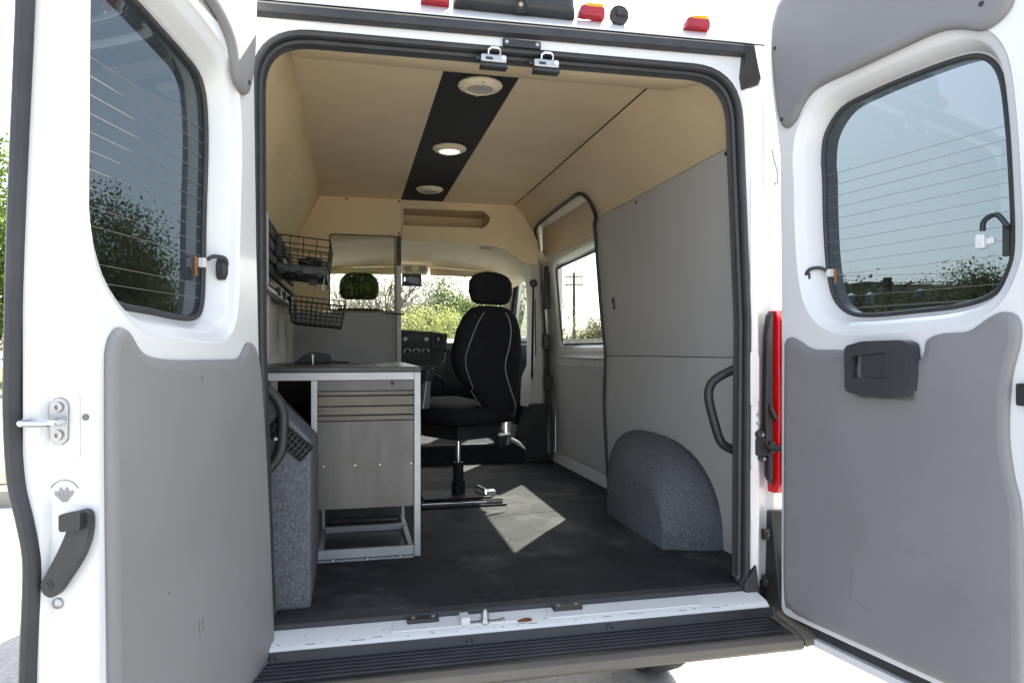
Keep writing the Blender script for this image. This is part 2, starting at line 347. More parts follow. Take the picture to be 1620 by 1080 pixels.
# ---- outer body shell
mb = MB()
arc = [(1.04+.44*math.cos(a), .28+.44*math.sin(a)) for a in [PI*k/12 for k in range(13)]]
arc = [p for p in arc if p[1] > .45]
bottomR = [(1.395, .45)]+arc[1:]+[(arc[-1][0], .45)]
mb.plate(bottomR+[(.02, .45), (.02, 2.2), (1.395, 2.2)], [], YZ(.965), 0, .035)           # right rear quarter
bottomL = [(3.2, .45)]+[(arc[0][0], .45)]+arc+[(arc[-1][0], .45)]
mb.plate(bottomL+[(.02, .45), (.02, 2.2), (3.2, 2.2)], [], YZ(-1.0), 0, .035)
mb.plate([(2.87, .45), (3.2, .45), (3.2, 2.2), (2.87, 2.2)], [], YZ(.965), 0, .035)
for sg in (-1, 1):
    mb.hexa([(sg*.965, .02, 2.2), (sg*1.0, .02, 2.2), (sg*1.0, 3.9, 2.2), (sg*.965, 3.9, 2.2), (sg*.83, .30, 2.56), (sg*.86, .30, 2.575), (sg*.86, 3.3, 2.62), (sg*.83, 3.3, 2.60)])
mb.hexa([(-.86, .425, 2.56), (.86, .425, 2.56), (.86, 3.3, 2.60), (-.86, 3.3, 2.60), (-.86, .425, 2.60), (.86, .425, 2.60), (.86, 3.3, 2.64), (-.86, 3.3, 2.64)])
mb.hexa([(-.86, 3.302, 2.60), (.86, 3.302, 2.60), (.9, 4.2, 2.21), (-.9, 4.2, 2.21), (-.86, 3.302, 2.64), (.86, 3.302, 2.64), (.9, 4.2, 2.25), (-.9, 4.2, 2.25)])
mb.box(-.96, .96, .03, 4.2, .44, .495)
build('body_shell', mb, 'white', van, .006)
# cab sides, nose
for sg in (-1, 1):
    win = rounded([(3.58, 1.47), (4.28, 1.47), (4.02, 2.02), (3.58, 2.05)], .05)
    d = build('front_door', MB().plate([(3.204, .40), (4.55, .40), (4.55, 1.50), (4.17, 2.198), (3.204, 2.198)], [win], YZ(.962*sg), 0, .036*sg), 'white', van, .004)
    build('window_glass', MB().plate(offset(win, .01), [], YZ(.975*sg), 0, .004*sg), 'clear', d)
    build('window_seal', MB().tube([(.957*sg, p[0], p[1]) for p in win], .011, 8, True), 'rubber', d)
    build('door_frame_seal', MB().tube([(.948*sg, p[0], p[1]) for p in catmull([(3.30, 1.42), (3.30, 1.9), (3.33, 2.06), (3.45, 2.12), (3.75, 2.115), (4.02, 2.07), (4.15, 1.94), (4.28, 1.72), (4.38, 1.48)], 4, False)], .022, 8), 'rubber', d)
    build('door_trim', MB().box(.925*sg, .9595*sg, 3.25, 4.4, .72, 1.45), 'dash', d, .01)
nose = MB().loft([[(-.98, 4.56, .30), (.98, 4.56, .30), (.98, 4.56, 1.44), (-.98, 4.56, 1.44)], [(-.94, 5.15, .30), (.94, 5.15, .30), (.92, 5.15, 1.16), (-.92, 5.15, 1.16)], [(-.80, 5.45, .32), (.80, 5.45, .32), (.78, 5.42, .95), (-.78, 5.42, .95)]])
build('bonnet', nose, 'white', van, .03, 3)
for sg in (-1, 1):
    build('windscreen_pillar', MB().hexa([(sg*.86, 4.62, 1.44), (sg*.96, 4.55, 1.44), (sg*.96, 4.66, 1.44), (sg*.88, 4.72, 1.44), (sg*.82, 4.10, 2.20), (sg*.94, 4.06, 2.20), (sg*.94, 4.17, 2.20), (sg*.84, 4.20, 2.20)]), 'cream', van, .012)
build('windscreen', MB().hexa([(-.90, 4.70, 1.44), (.90, 4.70, 1.44), (.90, 4.705, 1.44), (-.90, 4.705, 1.44), (-.86, 4.19, 2.2), (.86, 4.19, 2.2), (.86, 4.195, 2.2), (-.86, 4.195, 2.2)]), 'clear', van)
# wheels
for sg in (-1, 1):
    for y in (1.04, 4.35):
        wh = build('wheel', MB().lathe((sg*.80, y, GZ+.355), (sg, 0, 0), [(.20, 0), (.32, .0), (.350, .02), (.355, .05), (.355, .15), (.350, .18), (.32, .2), (.20, .2), (.2, .1)], 36), 'tyre', van)
        build('rim', MB().lathe((sg*.90, y, GZ+.355), (sg, 0, 0), [(.198, -.08), (.198, .09), (.17, .07), (.08, .05), (.05, .08), (.02, .08)], 24), 'zinc', wh)

# ---- rear frame around the opening
prof = [(.814, .028), (.814, -.014), (.820, -.020), (.842, -.026), (.850, -.022), (.858, .004), (.866, .016), (.896, .018), (.906, .006), (.912, -.010), (.965, -.014), (1.0, .008), (1.0, .03)]
def pillar(sg, z0, z1, xt):
    m_ = MB(); rings = []
    for z in (z0, .75, 1.3, 1.9, 2.15, z1):
        t = max(0, (z-1.3)/(2.4-1.3)); rings.append([(sg*(x-xt*t*t), y, z) for x, y in prof])
    return m_.loft(rings)
rp = build('rear_pillar', pillar(1, .50, 2.44, .05), 'white', van, .005)
lp = build('rear_pillar', pillar(-1, .50, 2.44, .0), 'white', van, .005)
# pillar stampings and bolts on the right
for z0, z1 in ((.80, 1.00), (1.62, 2.0), (1.20, 1.40)):
    build('stamping', MB().prism([(p[0], -.0235, p[1]) for p in rounded([(.812, z0), (.846, z0+.02), (.846, z1-.02), (.812, z1)], .01)], (0, -.004, 0)), 'white', rp, .002)
for z in (1.145, 1.175): build('bolt', MB().lathe((.842, -.024, z), (0, -1, 0), [(.007, 0), (.007, .004), (.004, .005)], 10), 'zinc', rp)
build('wire_hook', MB().tube([(.905, -.012, 2.10), (.912, -.016, 2.06), (.925, -.016, 2.02), (.925, -.016, 1.985), (.918, -.016, 1.975), (.914, -.014, 1.985)], .0022, 6), 'lead', rp)
# black filler behind the lamp, light, lower filler
tl = build('tail_light', MB().loft([[(.893, -.030, z), (.900, -.052-b, z), (.945, -.052-b, z), (.99, -.030, z), (.99, .0, z), (.893, .0, z)] for z, b in ((.905, -.01), (.93, .004), (1.2, .008), (1.5, .004), (1.535, -.012))]), 'red', van, .004)
for x in (.912, .928): build('lens_rib', MB().tube([(x, -.058, .94), (x, -.063, 1.2), (x, -.058, 1.50)], .004, 6), 'red2', tl)
build('lamp_bezel', MB().prism([(.872, -.012, .96), (.872, -.012, 1.03), (.862, -.012, 1.09), (.862, -.012, 1.20), (.866, -.012, 1.45), (.876, -.012, 1.52), (.892, -.012, 1.535), (.892, -.012, .93)], (0, -.032, 0)), 'black', tl, .006)
build('lamp_clip', MB().prism([(.868, -.046, 1.195), (.895, -.046, 1.15), (.895, -.046, 1.175), (.872, -.046, 1.215)], (0, -.012, 0)), 'black', tl, .002)
lf = build('corner_filler', MB().hexa([(.880, -.11, .46), (.96, -.13, .46), (.99, .0, .46), (.880, .0, .46), (.888, -.03, .84), (.96, -.05, .84), (.99, .0, .84), (.888, .0, .84)]), 'black', van, .006)
for z in (.60, .76): build('filler_clip', MB().box(.862, .888, -.034, -.012, z-.018, z+.018).lathe((.873, -.034, z), (0, -1, 0), [(.010, 0), (.010, .004), (.005, .006)], 12), 'black', lf, .002)
hg = MB().box(.832, .874, -.040, -.012, 1.035, 1.095).lathe((.846, -.040, 1.108), (0, -1, 0), [(.016, -.028), (.016, .0), (.01, .004)], 12).lathe((.852, -.04, 1.026), (0, -1, 0), [(.012, -.028), (.012, .0)], 12)
hg.box(.868, .886, -.062, -.035, 1.045, 1.085)
h = build('door_check', hg, 'black', van, .004)
build('check_arm', MB().tube([(.872, -.05, 1.068), (.90, -.09, 1.062), (.935, -.16, 1.058)], .011, 10), 'rubber', h)
for x, z in ((.846, 1.108), (.852, 1.026)): build('bolt', MB().lathe((x, -.046, z), (0, -1, 0), [(.006, 0), (.006, .004)], 8), 'zinc', h)

# header above the opening
hd = MB()
out = rounded([(-.806, 1.98), (-.810, 2.345), (.772, 2.362), (.808, 1.98)], [0, .17, .18, 0], 9)+[(.855, 1.98), (.86, 2.20), (.845, 2.452), (-.87, 2.436), (-.87, 1.98)]
hd.plate(zdense(out, .08), [], XZ(.012), 0, -.034)
header = build('roof_header', hd, 'white', van, 0, ang=30)
build('roof_cap', MB().loft([[(-.90, -.044, 2.411), (-.90, -.050, 2.420), (-.89, .06, 2.528), (-.88, .22, 2.566), (-.86, .42, 2.60), (-.86, .42, 2.55), (-.88, .03, 2.411)], [(.86, -.044, 2.439), (.86, -.050, 2.448), (.85, .06, 2.540), (.84, .22, 2.572), (.86, .42, 2.60), (.86, .42, 2.55), (.86, .03, 2.439)]]), 'white', van, .006)
gut = MB().prism([(-.86, -.050, 2.383), (-.86, -.024, 2.374), (-.86, -.022, 2.392), (-.86, -.046, 2.410)], (1.665, 0, .028))
g = build('gutter_seal', gut, 'rubber', van, .004)
build('gutter_end', MB().loft([[(.775, -.052, 2.436), (.812, -.052, 2.438), (.824, -.02, 2.436), (.78, -.02, 2.43)], [(.782, -.048, 2.38), (.824, -.052, 2.38), (.838, -.02, 2.38), (.775, -.022, 2.38)], [(.772, -.036, 2.335), (.840, -.046, 2.330), (.852, -.018, 2.330), (.770, -.022, 2.335)], [(.778, -.026, 2.29), (.836, -.032, 2.314), (.850, -.018, 2.314), (.778, -.022, 2.29)]]), 'black', g, .004)
build('gutter_end', MB().hexa([(-.855, -.04, 2.24), (-.825, -.03, 2.21), (-.825, -.018, 2.21), (-.86, -.018, 2.24), (-.87, -.05, 2.40), (-.83, -.04, 2.40), (-.83, -.018, 2.40), (-.87, -.018, 2.40)]), 'black', g, .004)
# opening weather seal
path = rounded([(-.780, .588), (-.806, 1.4), (-.810, 2.345), (.772, 2.362), (.810, 1.5), (.803, .585)], [.04, 0, .17, .18, .4, .04], 9)
P3 = [(p[0], -.012, p[1]) for p in path]
seal = build('opening_seal', MB().tube(P3[2:-2], .0145, 10, False, .013, up=(0, 1, 0)), 'rubber', van)
inn = offset(path, -.013); build('seal_lip', MB().tube([(p[0], .010, p[1]) for p in inn[2:-2]], .0125, 8), 'rubber', seal)
inn = offset(path, -.016); build('seal_flange', MB().tube([(p[0], .030, p[1]) for p in inn[2:-2]], .0135, 6), 'black', seal)
build('seal_foot', MB().hexa([(.775, -.05, .545), (.84, -.05, .54), (.85, .0, .54), (.775, .0, .545), (.785, -.036, .60), (.83, -.036, .66), (.835, .0, .66), (.785, .0, .60)]), 'rubber', seal, .006)
# upper latches and plate
for x in (-.093, .079):
    l = build('upper_latch', MB().box(x-.042, x+.042, -.046, -.006, 2.300, 2.326), 'zinc', van, .006, 3)
    build('latch_body', MB().box(x-.040, x+.046, -.040, -.004, 2.288, 2.2995).box(x-.056, x-.0425, -.035, -.015, 2.308, 2.320), 'black', l, .002)
    build('latch_hoop', MB().tube([(x-.016, -.036, 2.325), (x-.017, -.044, 2.338), (x-.008, -.048, 2.344), (x+.012, -.048, 2.344), (x+.021, -.044, 2.338), (x+.02, -.036, 2.325)], .0042, 8), 'chrome', l)
    build('latch_slot', MB().box(x-.026, x-.004, -.0475, -.043, 2.307, 2.315), 'black', l)
    build('latch_rivet', MB().lathe((x+.030, -.045, 2.315), (0, -1, 0), [(.008, 0), (.008, .004), (.004, .005)], 12), 'chrome', l)
pl = build('latch_plate', MB().box(-.062, .062, -.034, -.022, 2.360, 2.384), 'black', van, .002)
for x in (-.05, .05): build('screw', MB().lathe((x, -.034, 2.372), (0, -1, 0), [(.006, 0), (.006, .003)], 10), 'zinc', pl)
# camera / brake-light housing, markers, cap
hs = build('camera_housing', MB().loft([[(x0, -.035, z0), (x1, -.035, z0), (x1, -.035, z1), (x0, -.035, z1)] if i == 0 else [(x0, y, z0), (x1, y, z0), (x1, y2, z1), (x0, y2, z1)] for i, (x0, x1, z0, z1, y, y2) in enumerate([(-.215, .185, 2.468, 2.60, 0, 0), (-.215, .185, 2.470, 2.60, -.060, -.04), (-.205, .175, 2.482, 2.59, -.083, -.066), (-.185, .155, 2.50, 2.575, -.090, -.08)])]), 'black', van, .008, 3)
build('camera_lens', MB().lathe((-.005, -.072, 2.492), (0, -.9, -.45), [(.024, 0), (.024, .018), (.018, .021), (.014, .016), (.008, .016), (.006, .02)], 18), 'black', hs)
build('lens_glass', MB().lathe((-.005, -.0895, 2.4845), (0, -.9, -.45), [(.0075, -.004), (.0065, .002), (.003, .004)], 12), 'lensg', hs)
for x, z in ((-.272, 2.497), (.244, 2.508), (.624, 2.508)):
    k = build('marker_light', MB().loft([[(x-.046*q, y, z-.024*q2), (x+.046*q, y, z-.024*q2), (x+.046*q, y, z+.004), (x+.036*q, y, z+.010), (x-.030*q, y, z+.008), (x-.046*q, y, z-.004)] for q, q2, y in ((1, 1, -.035), (1, 1, -.058), (.9, .85, -.070))]), 'red2', van, .003)
    build('marker_lens', MB().loft([[(x-.024*q, y, z+.006), (x+.044*q, y, z+.006), (x+.040*q, y+.004, z+.026*q), (x-.016*q, y+.004, z+.024*q)] for q, y in ((1, -.036), (1, -.062), (.85, -.070))]), 'amber', k, .002)
    build('marker_shell', MB().loft([[(x-.047, y, z-.020), (x-.024, y, z-.020), (x-.020, y, z+.018), (x-.040, y, z+.010)] for y in (-.034, -.066)]), 'red', k, .003)
cp = build('antenna_cap', MB().lathe((.341, -.045, 2.503), (0, -1, 0), [(.034, 0), (.034, .012), (.031, .018), (.012, .020)], 24), 'black', van, .001)
build('cap_latch', MB().box(.326, .364, -.075, -.062, 2.496, 2.517), 'rubber', cp, .004)
mb = MB()
for k, (dx, l, t) in enumerate([(0, .010, .2), (.007, .011, -.2), (.014, .011, .1), (.021, .010, .3), (.034, .009, 0), (.040, .008, .2), (.046, .011, 0), (.057, .011, .1), (.066, .010, .3), (.072, .011, .1), (.080, .010, .2), (.087, .010, .25), (.108, .009, .1), (.114, .009, 0)]):
    x = .525+dx; z = 2.566-dx*.012; mb.hexa([(x, -.0385, z), (x+.0022, -.0385, z), (x+.0022, -.0365, z), (x, -.0365, z), (x+t*l, -.0385+.002, z+l), (x+.0022+t*l, -.0365, z+l), (x+.0022+t*l, -.0345, z+l), (x+t*l, -.0345, z+l)])
o = build('decal_lettering', mb, 'ink', van); o['kind'] = 'stuff'

for o_ in list(bpy.data.objects):                     # the fittings of the roof end stand on its slope
    if o_.name.split('.')[0] in ('camera_housing', 'marker_light', 'antenna_cap', 'decal_lettering') and o_.parent == van:
        o_.location.y += .052; o_.location.z += .009
# ---- rear doors
def rear_door(H, a, sg, Z, outline, gl, tint, low, upper, extra):
    a = R(a); D = Vector((sg*math.sin(a), -math.cos(a), 0)); N = Vector((sg*math.cos(a), math.sin(a), 0)); Hh = Vector((H[0], H[1], 0))
    def F(s, z, d):
        if extra.get('back') and -.02 < d < .1:
            q = min(1, max(0, (s-.62)/.12)); q = q*q*(3-2*q); h_ = min(1, max(0, (z-1.43)/.10))*min(1, max(0, (2.42-z)/.15))
            d += extra['back']*q*h_*(1-max(0, d)/.1)
        p = Hh+D*s+N*d; return (p.x, p.y, z)
    gp = catmull(gl, 4); gd = .072; outline = zdense(outline, .06)
    rings = [[F(p[0], p[1], d) for p in offset(gp, o_)] for o_, d in ((.0, gd), (.010, gd-.006), (.016, gd-.02), (.030, .022), (.036, .016), (.050, .010), (.058, .003), (.060, 0))]
    mb = MB().loft(rings, False)
    inner = offset(gp, .060)
    tri = tessellate_polygon([[Vector((p[0], p[1], 0)) for p in l] for l in (outline, inner)])
    flat = outline+inner; mb.add([F(p[0], p[1], 0) for p in flat], [tuple(t) for t in tri])
    og = offset(outline, .014)
    mb.loft([[F(p[0], p[1], d) for p in outline] for d in (0, .012, .085)]+[[F(p[0], p[1], .098) for p in og], [F(p[0], p[1], .128) for p in og]], False)
    tri = tessellate_polygon([[Vector((p[0], p[1], 0)) for p in l] for l in (og, gp)])
    flat = og+gp; mb.add([F(p[0], p[1], .128) for p in flat], [tuple(t) for t in tri])
    mb.loft([[F(p[0], p[1], gd) for p in gp], [F(p[0], p[1], .128) for p in gp]], False)
    door = build('rear_door', mb, 'white', van, .006, 3, 30)
    build('window_glass', MB().plate(offset(gp, .006), [], F, gd+.001, gd+.006), tint, door)
    build('window_seal', MB().tube([F(p[0], p[1], gd-.004) for p in offset(gp, -.001)], .0075, 8, True), 'rubber', door)
    mb = MB(); zs = [p[1] for p in gp]
    for k in range(13):
        z = 1.955-k*.0355
        xs = []
        n = len(gp)
        for i in range(n):
            p, q = gp[i], gp[(i+1) % n]
            if (p[1]-z)*(q[1]-z) < 0: xs.append(p[0]+(z-p[1])/(q[1]-p[1])*(q[0]-p[0]))
        if len(xs) < 2: continue
        s0, s1 = min(xs)+.006, max(xs)-.006
        mb.plate([(s0, z-.0005), (s1, z-.0005), (s1, z+.0005), (s0, z+.0005)], [], F, gd-.0012, gd+.0002)
    build('heater_grid', mb, 'hline', door, smooth=False)
    lowp = catmull(low, 4); upp = catmull(upper, 4)
    t1 = build('trim_panel', MB().loft([[F(p[0], p[1], d) for p in offset(lowp, o_)] for o_, d in ((0, -.001), (0, -.006), (-.003, -.011), (-.010, -.0145), (-.022, -.016))], False).plate(offset(lowp, -.022), [], F, -.016, -.0161, False), 'greyv', door, ang=60)
    t2 = build('trim_panel', MB().loft([[F(p[0], p[1], d) for p in offset(upp, o_)] for o_, d in ((0, -.001), (0, -.007), (-.003, -.013), (-.010, -.0165), (-.022, -.018))], False).plate(offset(upp, -.022), [], F, -.018, -.0181, False), 'greyv', door, ang=60)
    # heater connectors
    for s, z, dr, k, d0 in extra['conn']:
        build('wire_grommet', MB().loft([[F(s+.014*math.cos(t)*q, z+.027*math.sin(t)*q, d0+d) for t in [2*PI*k_/16 for k_ in range(16)]] for q, d in ((1, .01), (1, -.008), (.7, -.012))]), 'rubber', door)
        build('heater_wire', MB().tube([F(*p) for p in catmull([(s, z+.010, d0-.012), (s+dr*.3*k, z+.026, d0-.012), (s+dr*.65*k, z+.030, (d0+gd)/2-.012), (s+dr*.9*k, z+.022, gd-.022), (s+dr*k, z+.014, gd-.008)], 4, False)], .0055, 8), 'rubber', door)
        q = s+dr*(k+.006)
        build('wire_plug', MB().plate([(q-.009, z+.0), (q+.009, z+.0), (q+.009, z+.024), (q-.009, z+.024)], [], F, gd-.022, gd-.006), 'white', door, .002)
        build('heater_tab', MB().plate([(q+dr*.008, z-.022), (q+dr*.015, z-.022), (q+dr*.015, z+.026), (q+dr*.008, z+.026)], [], F, gd-.005, gd+.0005), 'copper', door, .001)
    for s, z in extra['clips']: build('trim_clip', MB().lathe(F(s, z, -.0165), tuple(-N), [(.007, 0), (.007, .003), (.004, .0045), (.003, .002)], 12), 'rubber', door)
    return door, F, D, N
outR = rounded([(.012, .528), (.772, .528), (.780, 1.5), (.770, 2.44), (.55, 2.60), (-.045, 2.60), (-.035, 2.3), (.006, 2.05), (.014, 1.4)], [.03, .05, .5, .12, .1, .02, .3, .3, .3])
glR = [(.124, 1.95), (.120, 2.015), (.134, 2.090), (.196, 2.150), (.30, 2.164), (.43, 2.168), (.56, 2.164), (.630, 2.145), (.672, 2.085), (.690, 1.96), (.700, 1.80), (.704, 1.66), (.694, 1.60), (.660, 1.543), (.58, 1.516), (.45, 1.507), (.30, 1.502), (.220, 1.515), (.165, 1.565), (.140, 1.66), (.128, 1.80)]
lowR = [(.030, .60), (.030, 1.0), (.032, 1.36), (.036, 1.425), (.060, 1.440), (.095, 1.428), (.150, 1.402), (.23, 1.400), (.290, 1.396), (.305, 1.37), (.50, 1.37), (.530, 1.425), (.575, 1.442), (.640, 1.446), (.690, 1.478), (.725, 1.490), (.757, 1.475), (.762, 1.42), (.742, 1.33), (.736, 1.20), (.748, 1.10), (.764, 1.02), (.768, .80), (.768, .60), (.755, .556), (.60, .545), (.35, .546), (.12, .546), (.060, .556)]
upR = [(-.024, 2.42), (-.008, 2.25), (.010, 2.16), (.040, 2.125), (.080, 2.140), (.110, 2.180), (.166, 2.213), (.30, 2.218), (.46, 2.222), (.560, 2.222), (.620, 2.205), (.680, 2.178), (.735, 2.200), (.752, 2.26), (.750, 2.38), (.70, 2.44), (.40, 2.55), (.06, 2.56), (-.01, 2.51)]
doorR, FR, DR, NR = rear_door((.86, -.12), 10.3, 1, 0, outR, glR, 'tint', lowR, upR, dict(conn=((.100, 1.630, 1, .050, .028),), clips=((.03, 2.155), (.0, 2.40), (.68, 2.24))))
# second connector seen inside the glass
build('heater_wire', MB().tube([FR(*p) for p in catmull([(.700, 1.70, .05), (.672, 1.735, .052), (.640, 1.725, .055), (.634, 1.70, .058)], 4, False)], .007, 8), 'rubber', doorR)
build('wire_plug', MB().plate([(.622, 1.655), (.645, 1.655), (.645, 1.69), (.622, 1.69)], [], FR, .045, .066).plate([(.646, 1.664), (.665, 1.664), (.665, 1.68), (.646, 1.68)], [], FR, .05, .066), 'white', doorR, .003)
build('heater_tab', MB().plate([(.680, 1.63), (.697, 1.63), (.697, 1.71), (.680, 1.71)], [], FR, .06, .0705), 'rubber', doorR, .002)
# bottom seal and lip of the right door
build('bottom_seal', MB().plate([(.0, .496), (.775, .496), (.775, .526), (.0, .526)], [], FR, .012, .07), 'rubber', doorR, .004)
build('bottom_lip', MB().plate([(-.005, .470), (.785, .470), (.785, .494), (-.005, .494)], [], FR, -.004, .125), 'white', doorR, .003)
# inner pull handle on the right door
hp = rounded([(.302, 1.280), (.30, 1.41), (.36, 1.424), (.48, 1.426), (.508, 1.418), (.515, 1.35), (.508, 1.282), (.45, 1.270), (.36, 1.268)], [.016, .02, .1, .05, .018, .2, .02, .05, .05])
rec = rounded([(.322, 1.318), (.322, 1.382), (.436, 1.392), (.436, 1.322)], .006)
hm = MB().plate(hp, [rec], FR, -.006, -.044)
hd2 = build('door_handle', hm, 'handle', doorR, .006, 3)
build('handle_recess', MB().plate(offset(rec, .004), [], FR, -.008, -.012), 'black', doorR)
build('handle_paddle', MB().plate(rounded([(.352, 1.322), (.352, 1.384), (.432, 1.390), (.432, 1.324)], .006), [], FR, -.013, -.037), 'handle', doorR, .006, 3)
build('handle_hole', MB().lathe(FR(.484, 1.358, -.0442), tuple(-NR), [(.011, 0), (.011, .0012)], 16), 'rubber', doorR)
build('handle_lock', MB().lathe(FR(.309, 1.352, -.0442), tuple(-NR), [(.006, 0), (.006, .0012)], 12), 'rubber', doorR)
build('handle_backplate', MB().plate(rounded([(.33, 1.262), (.33, 1.40), (.508, 1.40), (.508, 1.265)], .012), [], FR, -.014, -.022), 'zinc', doorR, .002)
build('edge_catch', MB().plate(rounded([(.758, 1.27), (.758, 1.322), (.785, 1.322), (.785, 1.27)], .006), [], FR, -.016, .0), 'black', doorR, .004)
for s, z, l, t in ((.30, .72, .10, 1.45), (.34, .665, .05, -.25)):
    pts = [(s+math.cos(t)*l*(k/6-.5)+.002*math.sin(k*.9), z+math.sin(t)*l*(k/6-.5), -.0163) for k in range(7)]
    build('scratch', MB().tube([FR(*p) for p in pts], .0008, 5), 'scuff', doorR)
# stamped ridge lines below / beside the window

outL = rounded([(-.036, .455), (.765, .455), (.765, 1.5), (.755, 2.44), (.55, 2.60), (.092, 2.60), (.092, 2.2), (.075, 1.7), (.052, 1.3), (.0, .85)], [.03, .05, .5, .12, .1, .02, .3, .3, .3, .3])
glL = [(.232, 1.80), (.226, 1.90), (.228, 1.98), (.240, 2.045), (.274, 2.084), (.34, 2.100), (.45, 2.116), (.55, 2.128), (.655, 2.124), (.704, 2.07), (.712, 1.96), (.712, 1.80), (.708, 1.66), (.692, 1.59), (.655, 1.520), (.60, 1.490), (.48, 1.482), (.36, 1.475), (.280, 1.480), (.248, 1.515), (.240, 1.60), (.237, 1.70)]
lowL = [(-.030, .54), (-.022, .66), (.013, 1.0), (.056, 1.29), (.084, 1.385), (.118, 1.416), (.150, 1.414), (.180, 1.388), (.216, 1.376), (.34, 1.376), (.50, 1.378), (.597, 1.384), (.650, 1.400), (.690, 1.436), (.722, 1.438), (.748, 1.405), (.752, 1.33), (.750, 1.10), (.744, .80), (.742, .54), (.73, .492), (.60, .480), (.35, .480), (.10, .480), (-.015, .492)]
upL = [(.098, 2.46), (.102, 2.28), (.112, 2.17), (.135, 2.10), (.165, 2.066), (.205, 2.072), (.235, 2.105), (.262, 2.165), (.34, 2.205), (.46, 2.222), (.560, 2.222), (.620, 2.205), (.680, 2.178), (.735, 2.200), (.752, 2.26), (.750, 2.38), (.70, 2.44), (.40, 2.55), (.16, 2.56), (.11, 2.53)]
doorL, FL, DL, NL = rear_door((-.765, -.09), 15, -1, 0, outL, glL, 'tint2', lowL, upL, dict(conn=((.222, 1.604, 1, .034, .028),), back=.020, clips=((.165, 2.10), (.13, 2.42))))
# things on the free edge of the left door: coordinates (d, z) on the edge face
def FE(d, z, o=0): return FL(.7655+o, z, d)
sp = catmull([(.112, 2.45), (.118, 2.25), (.124, 2.02), (.140, 1.63), (.146, 1.39), (.147, 1.28), (.140, 1.17), (.124, 1.10), (.113, 1.04), (.113, .97), (.119, .82), (.120, .60), (.118, .53)], 5, False)
build('edge_seal', MB().tube([FE(p[0]-.002, p[1], .014) for p in sp], .0145, 10, False, .018, up=tuple(NL)), 'rubber', doorL)
build('edge_flange', MB().loft([[FE(p[0]-.030, p[1], .0) for p in sp], [FE(p[0]-.010, p[1], .004) for p in sp], [FE(p[0]+.004, p[1], .006) for p in sp], [FE(p[0]+.012, p[1], -.02) for p in sp]], False, False), 'white', doorL)
def stadium(c0, c1, hw, hh, k=8):
    return [(c0+hw*math.cos(t), c1+(hh-hw)*(1 if math.sin(t) >= 0 else -1)+hw*math.sin(t)) for t in [2*PI*q/(2*k) for q in range(2*k)]]
MBp = lambda poly, o0, o1: MB().plate(poly, [], lambda u, v, d: FE(u, v, d), o0, o1)
build('striker_recess', MBp(rounded([(.098, 1.205), (.098, 1.325), (.034, 1.325), (.034, 1.205)], .012), .0, .0022), 'white', doorL, .002)
sk = build('latch_striker', MBp(stadium(.069, 1.274, .017, .042), .002, .007), 'zinc', doorL, .0015)
build('striker_bar', MB().tube([FE(*p) for p in catmull([(.060, 1.274, .006), (.060, 1.274, .034), (.072, 1.274, .046), (.100, 1.274, .046), (.112, 1.274, .040), (.116, 1.274, .006)], 4, False)], .0062, 10), 'chrome', doorL)
for z in (1.250, 1.299): build('striker_screw', MB().lathe(FE(.069, z, .007), tuple(DL), [(.0095, 0), (.009, .004), (.004, .0045), (.0035, .001)], 14), 'zinc', doorL)
build('drain_hole', MB().lathe(FE(.024, 1.281, .0), tuple(DL), [(.006, 0), (.006, .0015), (.003, .0015)], 14), 'ink', doorL)
# fan pictogram with its arrow
mb = MB(); c0, c1 = .062, 1.128
for t, l in ((128, .030), (105, .032), (82, .032), (60, .030)):
    t = R(t); ux, uz = -math.cos(t), math.sin(t)*.95
    px, pz = -uz*.0042, ux*.0042
    mb.plate([(c0+ux*.004-px*.3, c1+uz*.004-pz*.3), (c0+ux*l*.8-px, c1+uz*l*.8-pz), (c0+ux*l, c1+uz*l), (c0+ux*l*.8+px, c1+uz*l*.8+pz), (c0+ux*.004+px*.3, c1+uz*.004+pz*.3)], [], lambda u, v, d: FE(u, v, d), .0003, .0008)
build('fan_pictogram', mb, 'lead', doorL)
mb = MB().tube([FE(c0-.030*math.cos(t), c1+.008+.034*math.sin(t), .0006) for t in [R(35+11*k) for k in range(11)]], .0007, 5)
mb.plate([(c0+.0275, c1+.036), (c0+.0225, c1+.030), (c0+.0300, c1+.024)], [], lambda u, v, d: FE(u, v, d), .0003, .0008)
build('pictogram_arrow', mb, 'ink', doorL)
# lever
lv = catmull([(.082, 1.010), (.092, .992), (.086, .974), (.068, .970), (.045, 1.000), (.020, 1.040), (.008, 1.075), (.006, 1.108), (.014, 1.120), (.030, 1.118), (.046, 1.108), (.044, 1.092), (.056, 1.060)], 4)
lev = build('locking_lever', MBp(lv, .002, .020), 'rubber', doorL, .005, 3)
build('lever_tip', MBp(rounded([(.050, 1.086), (.050, 1.116), (.012, 1.124), (.012, 1.09)], .006), .020, .034), 'black', doorL, .005, 3)
build('lever_pivot', MB().lathe(FE(.078, .990, .020), tuple(DL), [(.009, 0), (.009, .0015), (.005, .0015), (.004, .004)], 14), 'rubber', doorL)
build('edge_screw', MB().lathe(FE(.074, .952, .0), tuple(DL), [(.010, 0), (.009, .004), (.004, .006)], 14), 'zinc', doorL)
for s, z, l, t in ((.415, .78, .03, 1.4), (.43, .775, .034, 1.45), (.42, 1.335, .014, 1.0), (.56, .90, .008, .9)):
    build('scratch', MB().tube([FL(s+math.cos(t)*l*(k/4-.5), z+math.sin(t)*l*(k/4-.5), -.0163) for k in range(5)], .0013, 5), 'scuff', doorL)

